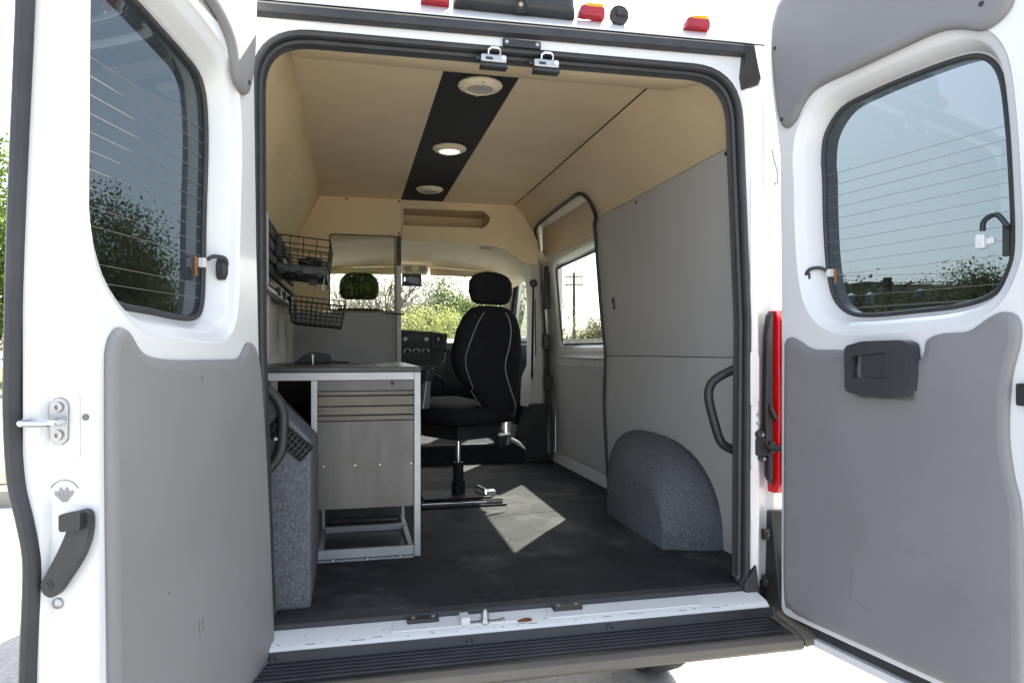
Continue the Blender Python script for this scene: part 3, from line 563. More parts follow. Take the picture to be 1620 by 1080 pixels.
# ---- interior linings
def tilt(x0, z0, x1, z1):
    k = (x1-x0)/(z1-z0); return lambda u, v, d: (x0+d+(k*(v-z0) if v > z0 else 0), u, v)
LT = tilt(.94, 1.365, .870, 2.17)
lw = build('wall_panel', MB().plate(rounded([(.035, .586), (1.665, .586), (1.735, 1.07), (1.712, 1.364), (.035, 1.368)], [0, .0, .3, .02, 0]), [], YZ(.94), 0, .016), 'greyw', van, .007, 3)
uw = build('wall_panel', MB().plate([(.035, 1.371), (1.712, 1.367), (1.722, 1.68), (1.706, 2.168), (.035, 2.168)], [], LT, 0, .014), 'greyw', van, .006, 3)
build('joint_light_stop', MB().box(.946, .950, .04, 1.70, 1.355, 1.38), 'matte', uw)  # dark strip added behind the panel joint to stop light leaking through
build('joint_light_stop', MB().tube([(.886, .04, 2.176), (.886, 1.70, 2.176)], .010, 6), 'matte', uw)  # dark tube added behind the cove joint, blocking stray light
for y, z in ((.24, 2.15), (1.112, 2.142)): build('panel_screw', MB().lathe(LT(y, z, 0), (-1, 0, -.1), [(.009, -.001), (.008, .003), (.004, .004)], 12), 'black', uw)
build('panel_latch', MB().plate(rounded([(1.515, 1.625), (1.515, 1.695), (1.542, 1.695), (1.542, 1.625)], .012), [], LT, -.005, .004), 'black', uw, .002)
build('latch_button', MB().box(.901, .910, 1.521, 1.536, 1.664, 1.678), 'rubber', uw, .002)
SLX = lambda t: (.63+.24*t/.3688, 2.45-.28*t/.3688)
def SL(u, t, d): x, z = SLX(t); return (x+d*.76, u, z+d*.65)
build('cove_panel', MB().plate([(.035, .002), (2.80, .002), (2.80, .15)]+catmull([(2.72, .215), (2.60, .206), (2.2, .202), (1.80, .193), (1.66, .196), (1.595, .222), (1.605, .285), (1.65, .345), (1.70, .372)], 4, False)+[(.035, .372)], [], SL, 0, .014), 'beige', van, .003)
# left lining
mb = MB()
pf = [(-.725, 2.452), (-.795, 2.33), (-.868, 2.175), (-.905, 2.06), (-.925, 1.93)]
nY = 34; rings = []
for k in range(nY+1):
    y = .035+k*(2.75-.035)/nY; wv = .006*math.sin(y*9)+.004*math.sin(y*23+1); off = -.010*y/2.75
    rings.append([(x+(wv+off)*(1 if i == 0 else .5 if i == 1 else 0), y, z) for i, (x, z) in enumerate(pf)])
mb.loft(rings, False, False)
cv = build('cove_panel', mb, 'beige', van, ang=80)
sd = cv.modifiers.new('thick', 'SOLIDIFY'); sd.thickness = .012; sd.offset = 1
bw = build('bare_wall', MB().box(-.960, -.938, .03, 2.75, .50, 2.0), 'primer', van)
for y in (.70, 1.277, 2.10, 2.62): build('wall_rib', MB().prism([(-.938, y-.045, .9), (-.905, y-.034, .9), (-.905, y+.034, .9), (-.938, y+.045, .9)], (0, 0, .92)), 'primer', bw, .004)
build('wall_rail', MB().box(-.937, -.912, .05, 2.74, 1.325, 1.385), 'primer', bw, .004)
for y in (1.277, 2.10):
    for z in (1.36, 1.62): build('screw', MB().lathe((-.905, y, z), (1, 0, 0), [(.006, 0), (.005, .003)], 10), 'zinc', bw)
build('wall_latch', MB().plate(rounded([(.925, 1.435), (.925, 1.515), (.965, 1.515), (.965, 1.435)], .006), [], YZ(-.912), 0, .016).box(-.938, -.912, .93, .96, 1.45, 1.50), 'black', bw, .003)
# ceiling
build('ceiling_panel', MB().plate([(-.735, .30), (-.190, .30), (-.190, 2.80), (-.74, 2.80)], [], XY(2.450), 0, .012), 'beige', van, .003)
build('ceiling_panel', MB().plate([(.105, .30), (.6275, .30), (.6275, 2.80), (.105, 2.80)], [], XY(2.450), 0, .012), 'beige', van, .003)
build('seam_light_stop', MB().box(.6255, .6325, .34, 2.80, 2.4487, 2.466), 'matte', van)  # dark strip added in the ceiling seam to cover a light leak
strip = build('ceiling_strip', MB().plate([(-.1885, .30), (.1035, .30), (.1035, 2.80), (-.1885, 2.80)], [], XY(2.452), 0, .012), 'strip', van)
for k, (y, ln) in enumerate(((.545, 'lensg'), (1.44, 'lenson'), (2.39, 'lensg'))):
    dl = build('dome_light', MB().lathe((-.030, y, 2.4519), (0, 0, -1), [(.060, 0), (.086, .0), (.089, .006), (.084, .012), (.064, .022), (.056, .023), (.052, .018)], 40), 'cream', van)
    build('dome_lens', MB().lathe((-.030, y, 2.4519), (0, 0, -1), [(.055, .012), (.053, .020), (.040, .0245), (.0, .026)], 32), ln, dl)
    build('dome_switch', MB().box(-.034, -.026, y+.060, y+.078, 2.431, 2.440), 'cream', dl, .001)
    for t in range(3): a = R(90+120*t+60); build('dome_notch', MB().box(-.030+.073*math.cos(a)-.004, -.030+.073*math.cos(a)+.004, y+.073*math.sin(a)-.004, y+.073*math.sin(a)+.004, 2.432, 2.4365), 'lensg', dl, .001)
sec = [(.035, 2.455), (.030, 2.342), (.06, 2.338), (.16, 2.358), (.27, 2.390), (.315, 2.404), (.338, 2.418), (.346, 2.436), (.347, 2.455)]
rings = []
for x, q in ((-.775, .55), (-.75, .88), (-.70, 1), (-.2, 1.02), (.3, 1.02), (.66, 1), (.70, .9), (.72, .6)):
    rings.append([(x, .03+(y-.03)*(q if y > .1 else 1), 2.455-(2.455-z)*(q if z < 2.45 else 1)) for y, z in sec])
lg = build('rear_header_trim', MB().loft(rings), 'beige', van, ang=50)
for x in (-.62, .57): build('trim_screw', MB().lathe((x, .075, 2.349), (0, .25, -1), [(.009, -.001), (.008, .003), (.003, .004)], 10), 'beige', lg)

# ---- partition, header over the cab opening
wl = rounded([(-.672, 1.668), (-.234, 1.668), (-.234, 2.19), (-.672, 2.19)], [.0, .0, .0, .02])
prt = build('partition_panel', MB().plate([(-.93, 1.662), (-.222, 1.662), (-.222, 2.195), (-.190, 2.195), (-.190, 2.449), (-.728, 2.449), (-.76, 2.53), (-.955, 2.40), (-.955, 2.0), (-.93, 1.9)], [wl], XZ(2.752), 0, .02), 'beige', van, .002)
prg = build('partition_panel', MB().plate(rounded([(-.93, .59), (-.222, .59), (-.222, 1.659), (-.93, 1.659)], 0), [], XZ(2.750), 0, .02), 'greyp', van, .003)
build('partition_window', MB().plate(offset(wl, .004), [], XZ(2.762), 0, .005), 'acryl', prt)
build('window_edge', MB().tube([(p[0], 2.751, p[1]) for p in wl], .0045, 6, True), 'rubber', prt)
post = build('partition_post', MB().box(-.221, -.190, 2.738, 2.775, .59, 1.985), 'alup', van, .002)
build('post_cover', MB().box(-.221, -.190, 2.740, 2.775, 1.986, 2.192), 'black', post, .002)
for z in (1.50, 1.96, 1.70): build('screw', MB().lathe((-.205, 2.738, z), (0, -1, 0), [(.006, 0), (.005, .003)], 10), 'zinc', post)
for x, z in ((-.205, 2.435), (-.205, 2.21), (-.56, 2.435)): build('screw', MB().lathe((x, 2.752, z), (0, -1, 0), [(.007, 0), (.005, .003)], 10), 'rubber', prt)
build('cable_tie', MB().tube([(-.30, 2.735, 1.655), (-.25, 2.728, 1.652), (-.225, 2.73, 1.648), (-.17, 2.735, 1.645)], .006, 6), 'rubber', post)
cav = rounded([(-.172, 2.272), (.40, 2.275), (.445, 2.32), (.445, 2.362), (.40, 2.398), (-.172, 2.394)], [0, .04, .03, .03, .04, 0])
hdp = [(-.184, 2.168), (.20, 2.166), (.42, 2.158)]+catmull([(.50, 2.146), (.575, 2.120), (.64, 2.072), (.70, 2.036), (.80, 2.022)], 4, False)+[(.802, 2.19), (.768, 2.268), (.715, 2.345), (.68, 2.53), (.632, 2.452), (-.184, 2.452)]
hdr = build('cab_header', MB().plate(hdp, [cav], XZ(2.775), 0, .03), 'beige', van, .006, 3)
build('overhead_shelf', MB().box(-.20, .46, 3.08, 3.10, 2.25, 2.42).box(-.20, .46, 2.806, 3.08, 2.25, 2.271).box(-.20, .46, 2.806, 3.08, 2.40, 2.42).box(.447, .465, 2.806, 3.08, 2.25, 2.42), 'beige', hdr)
# right B pillar with its lower cover, belt and sliding-door gear
bp = build('door_pillar', MB().loft([[(.74, 3.06, .97), (.77, 2.86, .97), (.865, 2.86, .97), (.93, 3.0, .97), (.93, 3.25, .97), (.80, 3.25, .97)], [(.75, 3.06, 1.19), (.775, 2.87, 1.19), (.865, 2.87, 1.19), (.93, 3.0, 1.19), (.93, 3.25, 1.19), (.80, 3.25, 1.19)], [(.80, 3.05, 1.28), (.815, 2.90, 1.28), (.880, 2.90, 1.28), (.93, 3.0, 1.28), (.93, 3.25, 1.28), (.84, 3.25, 1.28)], [(.80, 3.05, 1.8), (.808, 2.90, 1.8), (.862, 2.90, 1.8), (.92, 3.0, 1.8), (.92, 3.25, 1.8), (.84, 3.25, 1.8)], [(.76, 3.05, 2.10), (.77, 2.88, 2.10), (.842, 2.88, 2.10), (.90, 3.0, 2.10), (.90, 3.25, 2.10), (.82, 3.25, 2.10)], [(.66, 3.05, 2.42), (.67, 2.88, 2.42), (.80, 2.90, 2.42), (.86, 3.0, 2.42), (.86, 3.25, 2.42), (.74, 3.25, 2.42)]]), 'primer', van, .008, 3)
build('belt_slot', MB().hexa([(.818, 2.895, 1.36), (.826, 2.895, 1.36), (.826, 2.903, 1.36), (.818, 2.903, 1.36), (.814, 2.895, 1.78), (.821, 2.895, 1.78), (.821, 2.903, 1.78), (.814, 2.903, 1.78)]), 'rubber', bp)
build('pillar_foot', MB().prism([(.70, 2.785, .592), (.885, 2.785, .592), (.885, 2.785, 1.0), (.765, 2.785, 1.0), (.765, 2.785, .92), (.735, 2.785, .84), (.705, 2.785, .76)], (0, .30, 0)), 'black', bp, .01, 3)
for z in (.955, .80): build('cover_plug', MB().lathe((.835, 2.785, z), (0, -1, 0), [(.016, 0), (.015, .004), (.006, .005)], 14), 'rubber', bp)
build('belt_guide', MB().lathe((.80, 2.885, 1.895), (-.3, -1, 0), [(.03, -.01), (.03, .02), (.02, .03)], 16), 'black', bp)
build('seat_belt', MB().hexa([(.775, 2.875, 1.05), (.790, 2.868, 1.05), (.792, 2.871, 1.05), (.777, 2.878, 1.05), (.789, 2.868, 1.88), (.800, 2.862, 1.88), (.801, 2.865, 1.88), (.790, 2.871, 1.88)]), 'fabric', bp)
dpath = [(.90, 2.745, .60), (.912, 2.85, 1.1), (.925, 2.95, 1.37), (.88, 2.965, 1.85), (.845, 2.945, 2.19), (.812, 2.86, 2.245), (.766, 2.68, 2.281), (.752, 2.30, 2.291), (.746, 1.85, 2.297), (.747, 1.66, 2.296), (.772, 1.592, 2.266), (.816, 1.608, 2.214), (.856, 1.665, 2.166), (.866, 1.712, 2.13), (.884, 1.724, 1.97), (.911, 1.728, 1.65), (.938, 1.722, 1.365), (.938, 1.742, 1.07), (.938, 1.672, .60)]
dsl = build('door_seal', MB().tube(catmull(dpath, 4, False), .0115, 8), 'rubber', van)
for z, yy in ((1.46, 2.93), (1.157, 2.85)): build('hinge_block', MB().box(.868, .915, yy-.085, yy-.03, z-.055, z+.055), 'black', dsl, .006)
build('door_track', MB().box(.872, .902, 2.80, 2.86, 1.70, 2.02), 'black', dsl, .006)
build('hinge_block', MB().box(.868, .91, 2.72, 2.775, .595, .64), 'black', dsl, .004)

# ---- sliding door on the right
DT = tilt(.958, 1.40, .862, 2.30)
win = rounded([(1.56, 1.438), (2.685, 1.438), (2.650, 1.983), (1.56, 2.0)], .05, 6)
wz = zdense(win, .05)
mb = MB()
rg = [[DT(p[0], p[1], d) for p in offset(wz, o_)] for o_, d in ((0, .016), (.006, .014), (.014, .007), (.03, .003), (.052, .0))]
mb.loft(rg, False)
inner = offset(wz, .052)
outer = zdense([(1.48, .62), (2.76, .62), (2.88, 1.1), (2.93, 1.40), (2.97, 1.85), (2.94, 2.10), (2.85, 2.305), (1.48, 2.305)], .05)
tri = tessellate_polygon([[Vector((p[0], p[1], 0)) for p in l] for l in (outer, inner)])
mb.add([DT(p[0], p[1], 0) for p in outer+inner], [tuple(t) for t in tri])
mb.loft([[DT(p[0], p[1], d) for p in outer] for d in (0, .02)], False)
big = rounded([(1.45, 1.38), (2.80, 1.38), (2.80, 2.18), (1.45, 2.18)], .02)
mb.plate([(1.40, .45), (2.86, .45), (2.86, 2.2), (1.40, 2.2)], [big], YZ(.968), 0, .032)
sld = build('sliding_door', mb, 'white', van, ang=32)
build('window_glass', MB().plate(offset(wz, .004), [], DT, .017, .021), 'sglass', sld)
build('window_seal', MB().tube([DT(p[0], p[1], .013) for p in offset(wz, -.002)], .007, 8, True), 'rubber', sld)
bt = build('trim_panel', MB().plate(rounded([(1.73, 2.072), (2.79, 2.084), (2.805, 2.290), (1.60, 2.290), (1.64, 2.20)], [0, .03, .03, 0, 0]), [], DT, -.006, .002), 'beige', sld, .004)
for y, z in ((2.74, 2.10), (2.2, 2.095), (1.75, 2.10), (2.74, 2.27), (2.2, 2.275)): build('trim_clip', MB().lathe(DT(y, z, -.008), (-1, 0, 0), [(.008, 0), (.006, .003), (.002, .004)], 10), 'beige', bt)
gt = build('trim_panel', MB().plate(rounded([(1.62, .66), (2.66, .66), (2.72, .74), (2.83, 1.285), (1.68, 1.300)], [0, .08, .08, .01, 0]), [], YZ(.958), -.010, .004), 'greyw', sld, .004)
for y in (2.75, 2.35, 1.90): build('trim_clip', MB().lathe((.948, y, 1.275), (-1, 0, 0), [(.008, 0), (.006, .003), (.002, .004)], 10), 'greyw', gt)
build('door_ledge', MB().prism([(.963, 1.73, 1.335), (.943, 1.73, 1.342), (.939, 1.73, 1.350), (.963, 1.73, 1.385)], (0, 1.07, 0)), 'white', sld, .004)
for y in (2.60, 2.28, 1.98): build('ledge_screw', MB().lathe((.9575, y, 1.318), (-1, 0, 0), [(.007, 0), (.005, .002)], 10), 'zinc', sld)
build('door_step_sill', MB().prism([(.897, 2.74, .592), (.93, 2.74, .592), (.945, 2.74, .655), (.920, 2.74, .655), (.905, 2.74, .62)], (.02, -1.2, 0)), 'greyw', van, .004)

# ---- wheel boxes
def arch_box(name):
    def ring(x, yc, hw, h, e):
        o_ = []
        for k in range(25):
            t = PI*k/24; cc, ss = math.cos(t), math.sin(t)
            o_.append((x, yc+hw*math.copysign(abs(cc)**e, cc), .589+h*abs(ss)**e))
        return o_
    rings = [ring(.948, 1.05, .672, .400, .80), ring(.90, .99, .612, .397, .78), ring(.84, .915, .525, .382, .74), ring(.785, .853, .443, .352, .70), ring(.748, .812, .385, .318, .70), ring(.722, .784, .348, .285, .68), ring(.708, .762, .322, .245, .66), ring(.703, .750, .305, .205, .66)]
    return build(name, MB().loft(rings), 'carpet', van, ang=85)
arch_box('wheel_box')
wb = MB()
wb.add([(-.652, .075, .589), (-.930, .075, .589), (-.930, .075, 1.30), (-.80, .075, 1.275), (-.652, .075, 1.118), (-.652, 1.62, .589), (-.930, 1.62, .589), (-.930, 1.62, 1.10), (-.72, 1.62, 1.05), (-.652, 1.62, .95), (-.930, .52, 1.26), (-.80, .52, 1.235), (-.652, .52, 1.085)],
       [(0, 1, 2, 3, 4), (2, 10, 11, 3), (3, 11, 12, 4), (10, 7, 8, 11), (11, 8, 9, 12), (0, 4, 12, 9, 5), (1, 6, 7, 10, 2), (5, 9, 8, 7, 6), (0, 5, 6, 1)])
lb = build('wheel_box', wb, 'carpet', van, .014, 3)
# vent grille lying on the slope of the left box
A0 = V(-.7505, .0745, 1.188); eu = V(.098, 0, -.089).normalized(); ev = V(-.045, 0, -.029).normalized(); ev = (ev-eu*ev.dot(eu)).normalized(); en = V(0, -1, 0)
def VG(u, v, d): p = A0+eu*u+ev*v+en*d; return tuple(p)
vg = build('vent_grille', MB().plate(rounded([(-.006, -.004), (.142, -.004), (.142, .056), (-.006, .056)], .004), [[(.0, .002), (.136, .002), (.136, .050), (.0, .050)]], VG, -.004, .006).plate([(-.004, -.002), (.140, -.002), (.140, .054), (-.004, .054)], [], VG, -.004, .001), 'matte', lb, .001)
for k in range(9):
    u = .006+k*.0145
    build('vent_slat', MB().hexa([VG(u, .002, .001), VG(u+.004, .002, .001), VG(u+.004, .050, .001), VG(u, .050, .001), VG(u+.007, .002, .007), VG(u+.010, .002, .007), VG(u+.010, .050, .007), VG(u+.007, .050, .007)]), 'black', vg)
for v in (.016, .033): build('vent_bar', MB().plate([(.0, v), (.136, v), (.136, v+.0025), (.0, v+.0025)], [], VG, .004, .0085), 'black', vg)
# ---- grab handles by the rear opening
hR = catmull([(.86, .06, 1.352), (.80, .09, 1.322), (.748, .10, 1.292), (.726, .10, 1.262), (.724, .10, 1.22), (.745, .10, 1.14), (.766, .10, 1.078), (.79, .10, 1.052), (.828, .09, 1.034)], 5, False)
gr = build('grab_handle', MB().tube(hR, .0165, 14), 'black', van)
build('handle_bracket', MB().hexa([(.822, .07, .955), (.855, .06, .955), (.86, .10, .955), (.826, .11, .955), (.812, .07, 1.05), (.848, .06, 1.06), (.855, .10, 1.06), (.815, .11, 1.05)]), 'black', gr, .008, 3)
build('bolt', MB().lathe((.838, .066, .975), (-.4, -1, 0), [(.010, 0), (.009, .005), (.005, .006)], 12), 'zinc', gr)
hL = catmull([(-.83, .03, 1.30), (-.795, .05, 1.288), (-.758, .05, 1.258), (-.735, .05, 1.215), (-.733, .05, 1.16), (-.738, .05, 1.10), (-.758, .05, 1.058), (-.80, .045, 1.012)], 5, False)
gl_ = build('grab_handle', MB().tube(hL, .0165, 14), 'black', van)
build('bolt', MB().lathe((-.752, .033, 1.13), (0, -1, 0), [(.006, 0), (.005, .004)], 10), 'zinc', gl_)

# ---- cab
cabf = build('cab_floor_step', MB().box(-.93, .72, 2.79, 4.5, .50, .715), 'dcarpet', van, .012, 3)
build('step_nosing', MB().box(-.20, .715, 2.782, 2.80, .700, .722), 'rubber', cabf, .004)
hl = MB()
rings = []
for y, z, b in ((2.80, 2.205, .02), (3.05, 2.22, .03), (3.5, 2.215, .035), (3.85, 2.175, .03), (4.05, 2.14, .02), (4.16, 2.13, .01)):
    rings.append([(x, y, z-b*(x/.9)**2*3-.10*max(0, abs(x)-.72)/.18) for x in np.linspace(-.92, .92, 25)])
hl.loft(rings, False, False)
hln = build('cab_headliner', hl, 'cream', van, ang=80)
sd = hln.modifiers.new('thick', 'SOLIDIFY'); sd.thickness = .03; sd.offset = 1
for sg in (-1, 1):
    vz = build('sun_visor', MB().loft([[(sg*.15, 4.09, 2.13), (sg*.80, 4.09, 2.10), (sg*.80, 4.05, 2.10), (sg*.15, 4.05, 2.13)], [(sg*.15, 4.00, 2.055), (sg*.77, 4.00, 2.045), (sg*.77, 3.975, 2.045), (sg*.15, 3.975, 2.055)]]), 'cream', van, .01, 3)
    build('visor_label', MB().hexa([(sg*.33, 3.999-.012, 2.075), (sg*.50, 3.999-.012, 2.072), (sg*.50, 4.0-.012, 2.072), (sg*.33, 4.0-.012, 2.075), (sg*.33, 4.022-.012, 2.105), (sg*.50, 4.022-.012, 2.102), (sg*.50, 4.03-.012, 2.102), (sg*.33, 4.03-.012, 2.105)]), 'white', vz)
build('coat_hook', MB().lathe((.50, 3.2, 2.185), (-.1, 0, -1), [(.05, 0), (.045, .012), (.02, .016)], 20), 'cream', van)
cl = build('cab_lamp', MB().loft([[(-.11, y, z), (.12, y, z), (.12, y, z+.075), (-.11, y, z+.075)] for y, z in ((3.98, 2.05), (3.86, 2.06))]), 'cream', van, .02, 3)
build('lamp_lens', MB().plate(rounded([(-.085, 2.072), (.10, 2.072), (.10, 2.118), (-.085, 2.118)], .02), [], XZ(3.859), -.006, .004), 'lensg', cl, .003)
build('lamp_switch', MB().plate(rounded([(-.025, 2.070), (.035, 2.070), (.035, 2.120), (-.025, 2.120)], .012), [], XZ(3.853), -.008, .0), 'cream', cl, .003)
mn = build('camera_monitor', MB().box(-.105, .060, 3.86, 3.89, 1.945, 2.052), 'black', van, .006, 3)
build('monitor_screen', MB().box(-.094, .047, 3.8575, 3.861, 1.956, 2.042), 'screen', mn, .001)
sh = MB(); 
for k, (a, b, q) in enumerate(((-.045, 2.0, .022), (-.02, 1.985, .018), (.005, 2.0, .024), (.018, 1.98, .02), (-.03, 2.015, .016))):
    sh.plate([(a+q*math.cos(t)*1.4, b+q*math.sin(t)*.9) for t in [2*PI*j/14 for j in range(14)]], [], XZ(3.857), -.0006-k*.0001, -.0003-k*.0001)
build('screen_image', sh, emis('screen_image', (.07, .085, .10), .12), mn)
build('screen_menu', MB().box(-.090, -.078, 3.8568, 3.8572, 1.985, 2.02), emis('screen_menu', (.6, .65, .7), .5), mn)
ds = MB().loft([[(x, 4.72, z) for x, z in ((-.94, 1.44), (-.94, .75), (.94, .75), (.94, 1.44))], [(x, 4.30, z) for x, z in ((-.94, 1.50), (-.94, .75), (.94, .75), (.94, 1.50))], [(x, 4.10, z) for x, z in ((-.94, 1.47), (-.94, .95), (.94, .95), (.94, 1.47))], [(x, 4.05, z) for x, z in ((-.94, 1.40), (-.94, 1.10), (.94, 1.10), (.94, 1.40))]])
dsh = build('dashboard', ds, 'dash', van, .02, 3)
build('dash_console', MB().plate(rounded([(-.115, 1.16), (.235, 1.16), (.285, 1.26), (.30, 1.545), (.165, 1.56), (-.115, 1.575)], [.02, .05, .05, .02, .03, .02]), [], XZ(3.985), 0, .07), 'dash', dsh, .012, 3)
rad = build('radio', MB().plate(rounded([(-.10, 1.425), (.140, 1.425), (.140, 1.555), (-.10, 1.555)], .015), [], XZ(3.972), 0, .02), 'black', dsh, .004)
build('radio_screen', MB().box(-.045, .075, 3.9695, 3.973, 1.475, 1.535), M['screen'], rad, .002)
for x in (-.072, .112): build('radio_knob', MB().lathe((x, 3.972, 1.492), (0, -1, 0), [(.021, 0), (.020, .018), (.012, .020)], 16), 'knob', rad)
clm = build('climate_panel', MB().plate(rounded([(-.10, 1.305), (.140, 1.305), (.140, 1.420), (-.10, 1.420)], .03), [], XZ(3.974), 0, .02), 'black', dsh, .004)
for x in (-.052, .027, .106):
    kb = build('climate_knob', MB().lathe((x, 3.974, 1.383), (0, -1, 0), [(.031, 0), (.031, .008), (.026, .012), (.022, .010)], 20), 'knob', clm)
    build('knob_cap', MB().lathe((x, 3.968, 1.383), (0, -1, 0), [(.0215, 0), (.020, .016), (.0, .018)], 16).box(x-.003, x+.003, 3.944, 3.956, 1.372, 1.396), 'black', kb)
bb = build('button_bar', MB().plate(rounded([(-.09, 1.225), (.15, 1.235), (.15, 1.265), (-.09, 1.265)], .01), [], XZ(3.980), -.004, .01), 'black', dsh, .002)
build('hazard_button', MB().box(.0, .045, 3.972, 3.977, 1.238, 1.258), mat('salmon_button', (.38, .24, .20), .5), bb, .001)
ven = build('air_vent', MB().plate(rounded([(.168, 1.41), (.268, 1.405), (.272, 1.54), (.170, 1.55)], .02), [[(.182, 1.44), (.256, 1.436), (.258, 1.525), (.184, 1.532)]], XZ(3.965), 0, .05), 'black', dsh, .005)
for k in range(5): build('vent_fin', MB().box(.184, .256, 3.972, 3.99, 1.447+k*.017, 1.4505+k*.017), 'dash', ven)
build('vent_tab', MB().box(.214, .224, 3.962, 3.975, 1.478, 1.508), 'knob', ven, .001)
build('tray_recess', MB().plate(rounded([(.175, 1.262), (.262, 1.275), (.272, 1.385), (.175, 1.390)], .02), [], XZ(3.9805), 0, .01), 'rubber', dsh, .002)
build('tray_trim', MB().tube([(.168, 3.976, 1.262), (.20, 3.976, 1.252), (.25, 3.976, 1.262), (.275, 3.976, 1.31), (.282, 3.976, 1.375)], .004, 6), 'knob', dsh)
build('console_lip', MB().tube([(-.13, 3.97, 1.19), (.05, 3.96, 1.185), (.18, 3.96, 1.178), (.26, 3.98, 1.14), (.285, 4.0, 1.05)], .018, 8), 'dash', dsh)
mr = build('door_mirror', MB().loft([[(1.03, 4.02, 1.42), (1.22, 4.00, 1.42), (1.24, 4.02, 1.72), (1.04, 4.04, 1.72)], [(1.05, 4.12, 1.44), (1.20, 4.12, 1.44), (1.22, 4.12, 1.70), (1.06, 4.12, 1.70)]]).box(.985, 1.04, 4.04, 4.09, 1.46, 1.52), 'black', van, .02, 3)
build('mirror_glass', MB().hexa([(1.05, 4.012, 1.45), (1.20, 3.998, 1.45), (1.20, 4.002, 1.45), (1.05, 4.016, 1.45), (1.06, 4.026, 1.69), (1.22, 4.012, 1.69), (1.22, 4.016, 1.69), (1.06, 4.03, 1.69)]), 'chrome', mr)

# ================================================================== driver's seat seen through the partition window
ds_ = thing('driver_seat', (-.472, 3.30, .715), 'black driver seat behind the partition window, headrest on two bare posts', 'car seat')
def pillow(cx, cy, z0, z1, prof, n=20, e=.55):
    rr = []
    for t, hw, th, dy in prof:
        z = z0+(z1-z0)*t
        rr.append([(cx+hw*math.copysign(abs(math.cos(a))**e, math.cos(a)), cy+dy+th*math.copysign(abs(math.sin(a))**e, math.sin(a)), z) for a in [2*PI*k/n for k in range(n)]])
    return MB().loft(rr)
build('headrest', pillow(-.472, 3.17, 1.775, 1.975, [(0, .105, .03, 0), (.06, .128, .042, 0), (.25, .146, .052, 0), (.55, .146, .055, 0), (.80, .128, .050, 0), (.94, .098, .038, 0), (1, .06, .018, 0)]), 'fabric', ds_, ang=70)
for x in (-.568, -.376): build('headrest_post', MB().tube([(x, 3.17, 1.68), (x, 3.17, 1.80)], .006, 8), 'chrome', ds_)
build('backrest', pillow(-.472, 3.20, 1.15, 1.71, [(0, .22, .06, .06), (.1, .245, .075, .05), (.5, .25, .075, .03), (.8, .235, .07, .01), (.95, .20, .055, 0), (1, .15, .03, 0)]), 'fabric', ds_, ang=70)
build('seat', MB().box(-.72, -.22, 3.22, 3.74, 1.02, 1.16), 'fabric', ds_, .05, 4)
build('seat_base', MB().box(-.69, -.25, 3.24, 3.70, .717, 1.015), 'black', ds_, .01)

# ================================================================== swivel chair
CH = (.035, 1.563); fa = R(30)
fw = Vector((-math.sin(fa), math.cos(fa), 0)); rt = Vector((math.cos(fa), math.sin(fa), 0))
def Q(u, w_, z): p = Vector((CH[0], CH[1], 0))+rt*u+fw*w_; return (p.x, p.y, z)
chair = thing('swivel_chair', (CH[0], CH[1], .59), 'black fabric swivel seat on a telescopic pedestal, turned toward the workbench', 'chair')
def qloft(prof, n=24, e=.6):
    rr = []
    for z, hw, th, w0, u0 in prof:
        rr.append([Q(u0+hw*math.copysign(abs(math.cos(a))**e, math.cos(a)), w0+th*math.copysign(abs(math.sin(a))**e, math.sin(a)), z) for a in [2*PI*k/n for k in range(n)]])
    return MB().loft(rr)
bprof = [(1.055, .06, .03, -.205, .115), (1.075, .085, .05, -.212, .110), (1.12, .115, .060, -.22, .092), (1.20, .160, .068, -.225, .052), (1.27, .196, .07, -.230, .018), (1.34, .216, .07, -.236, 0), (1.40, .216, .07, -.242, 0), (1.50, .196, .066, -.255, 0), (1.565, .165, .058, -.262, 0), (1.605, .125, .045, -.266, 0), (1.622, .08, .022, -.268, 0)]
bk = build('backrest', qloft(bprof), 'fabric', chair, ang=70)
def bsurf(z):
    for a, b in zip(bprof, bprof[1:]):
        if a[0] <= z <= b[0]:
            t = (z-a[0])/(b[0]-a[0]); return [a[i]+(b[i]-a[i])*t for i in range(5)]
    return bprof[-1]
def onback(u, z, lift=.003):
    _, hw, th, w0, u0 = bsurf(z); q = max(-1, min(1, (u-u0)/hw)); cc = abs(q)**(1/.6); ss = math.sqrt(max(0, 1-cc*cc)); return Q(u, w0-th*ss**.6-lift, z)
pL = catmull([(-.085, 1.585), (-.110, 1.56), (-.145, 1.50), (-.180, 1.40), (-.186, 1.34), (-.158, 1.27), (-.098, 1.19), (-.030, 1.11)], 5, False)
pR = catmull([(.055, 1.588), (.075, 1.56), (.090, 1.50), (.085, 1.42), (.066, 1.345), (.068, 1.29), (.098, 1.22), (.140, 1.15), (.182, 1.085)], 5, False)
build('piping', MB().tube([onback(*p) for p in pL], .0026, 6), 'piping', bk)
build('piping', MB().tube([onback(*p) for p in pR], .0036, 6), 'piping', bk)
build('back_panel', MB().loft([[onback(p[0]+(q[0]-p[0])*t, p[1]+(q[1]-p[1])*t, .0035) for t in [k/10 for k in range(11)]] for p, q in zip([pL[int(k*(len(pL)-1)/24)] for k in range(25)], [pR[int(k*(len(pR)-1)/24)] for k in range(25)])], False, False), 'fabric', bk, ang=70)
hr = build('headrest', qloft([(1.632, .085, .03, -.265, 0), (1.646, .112, .045, -.265, 0), (1.69, .130, .052, -.265, 0), (1.745, .128, .052, -.265, 0), (1.775, .105, .045, -.265, 0), (1.790, .07, .03, -.265, 0), (1.797, .035, .012, -.265, 0)], 24, .62), 'fabric', chair, ang=70)
for u in (-.075, .075): build('headrest_post', MB().tube([Q(u, -.265, 1.58), Q(u, -.265, 1.68)], .006, 8), 'chrome', chair)
sp_ = []
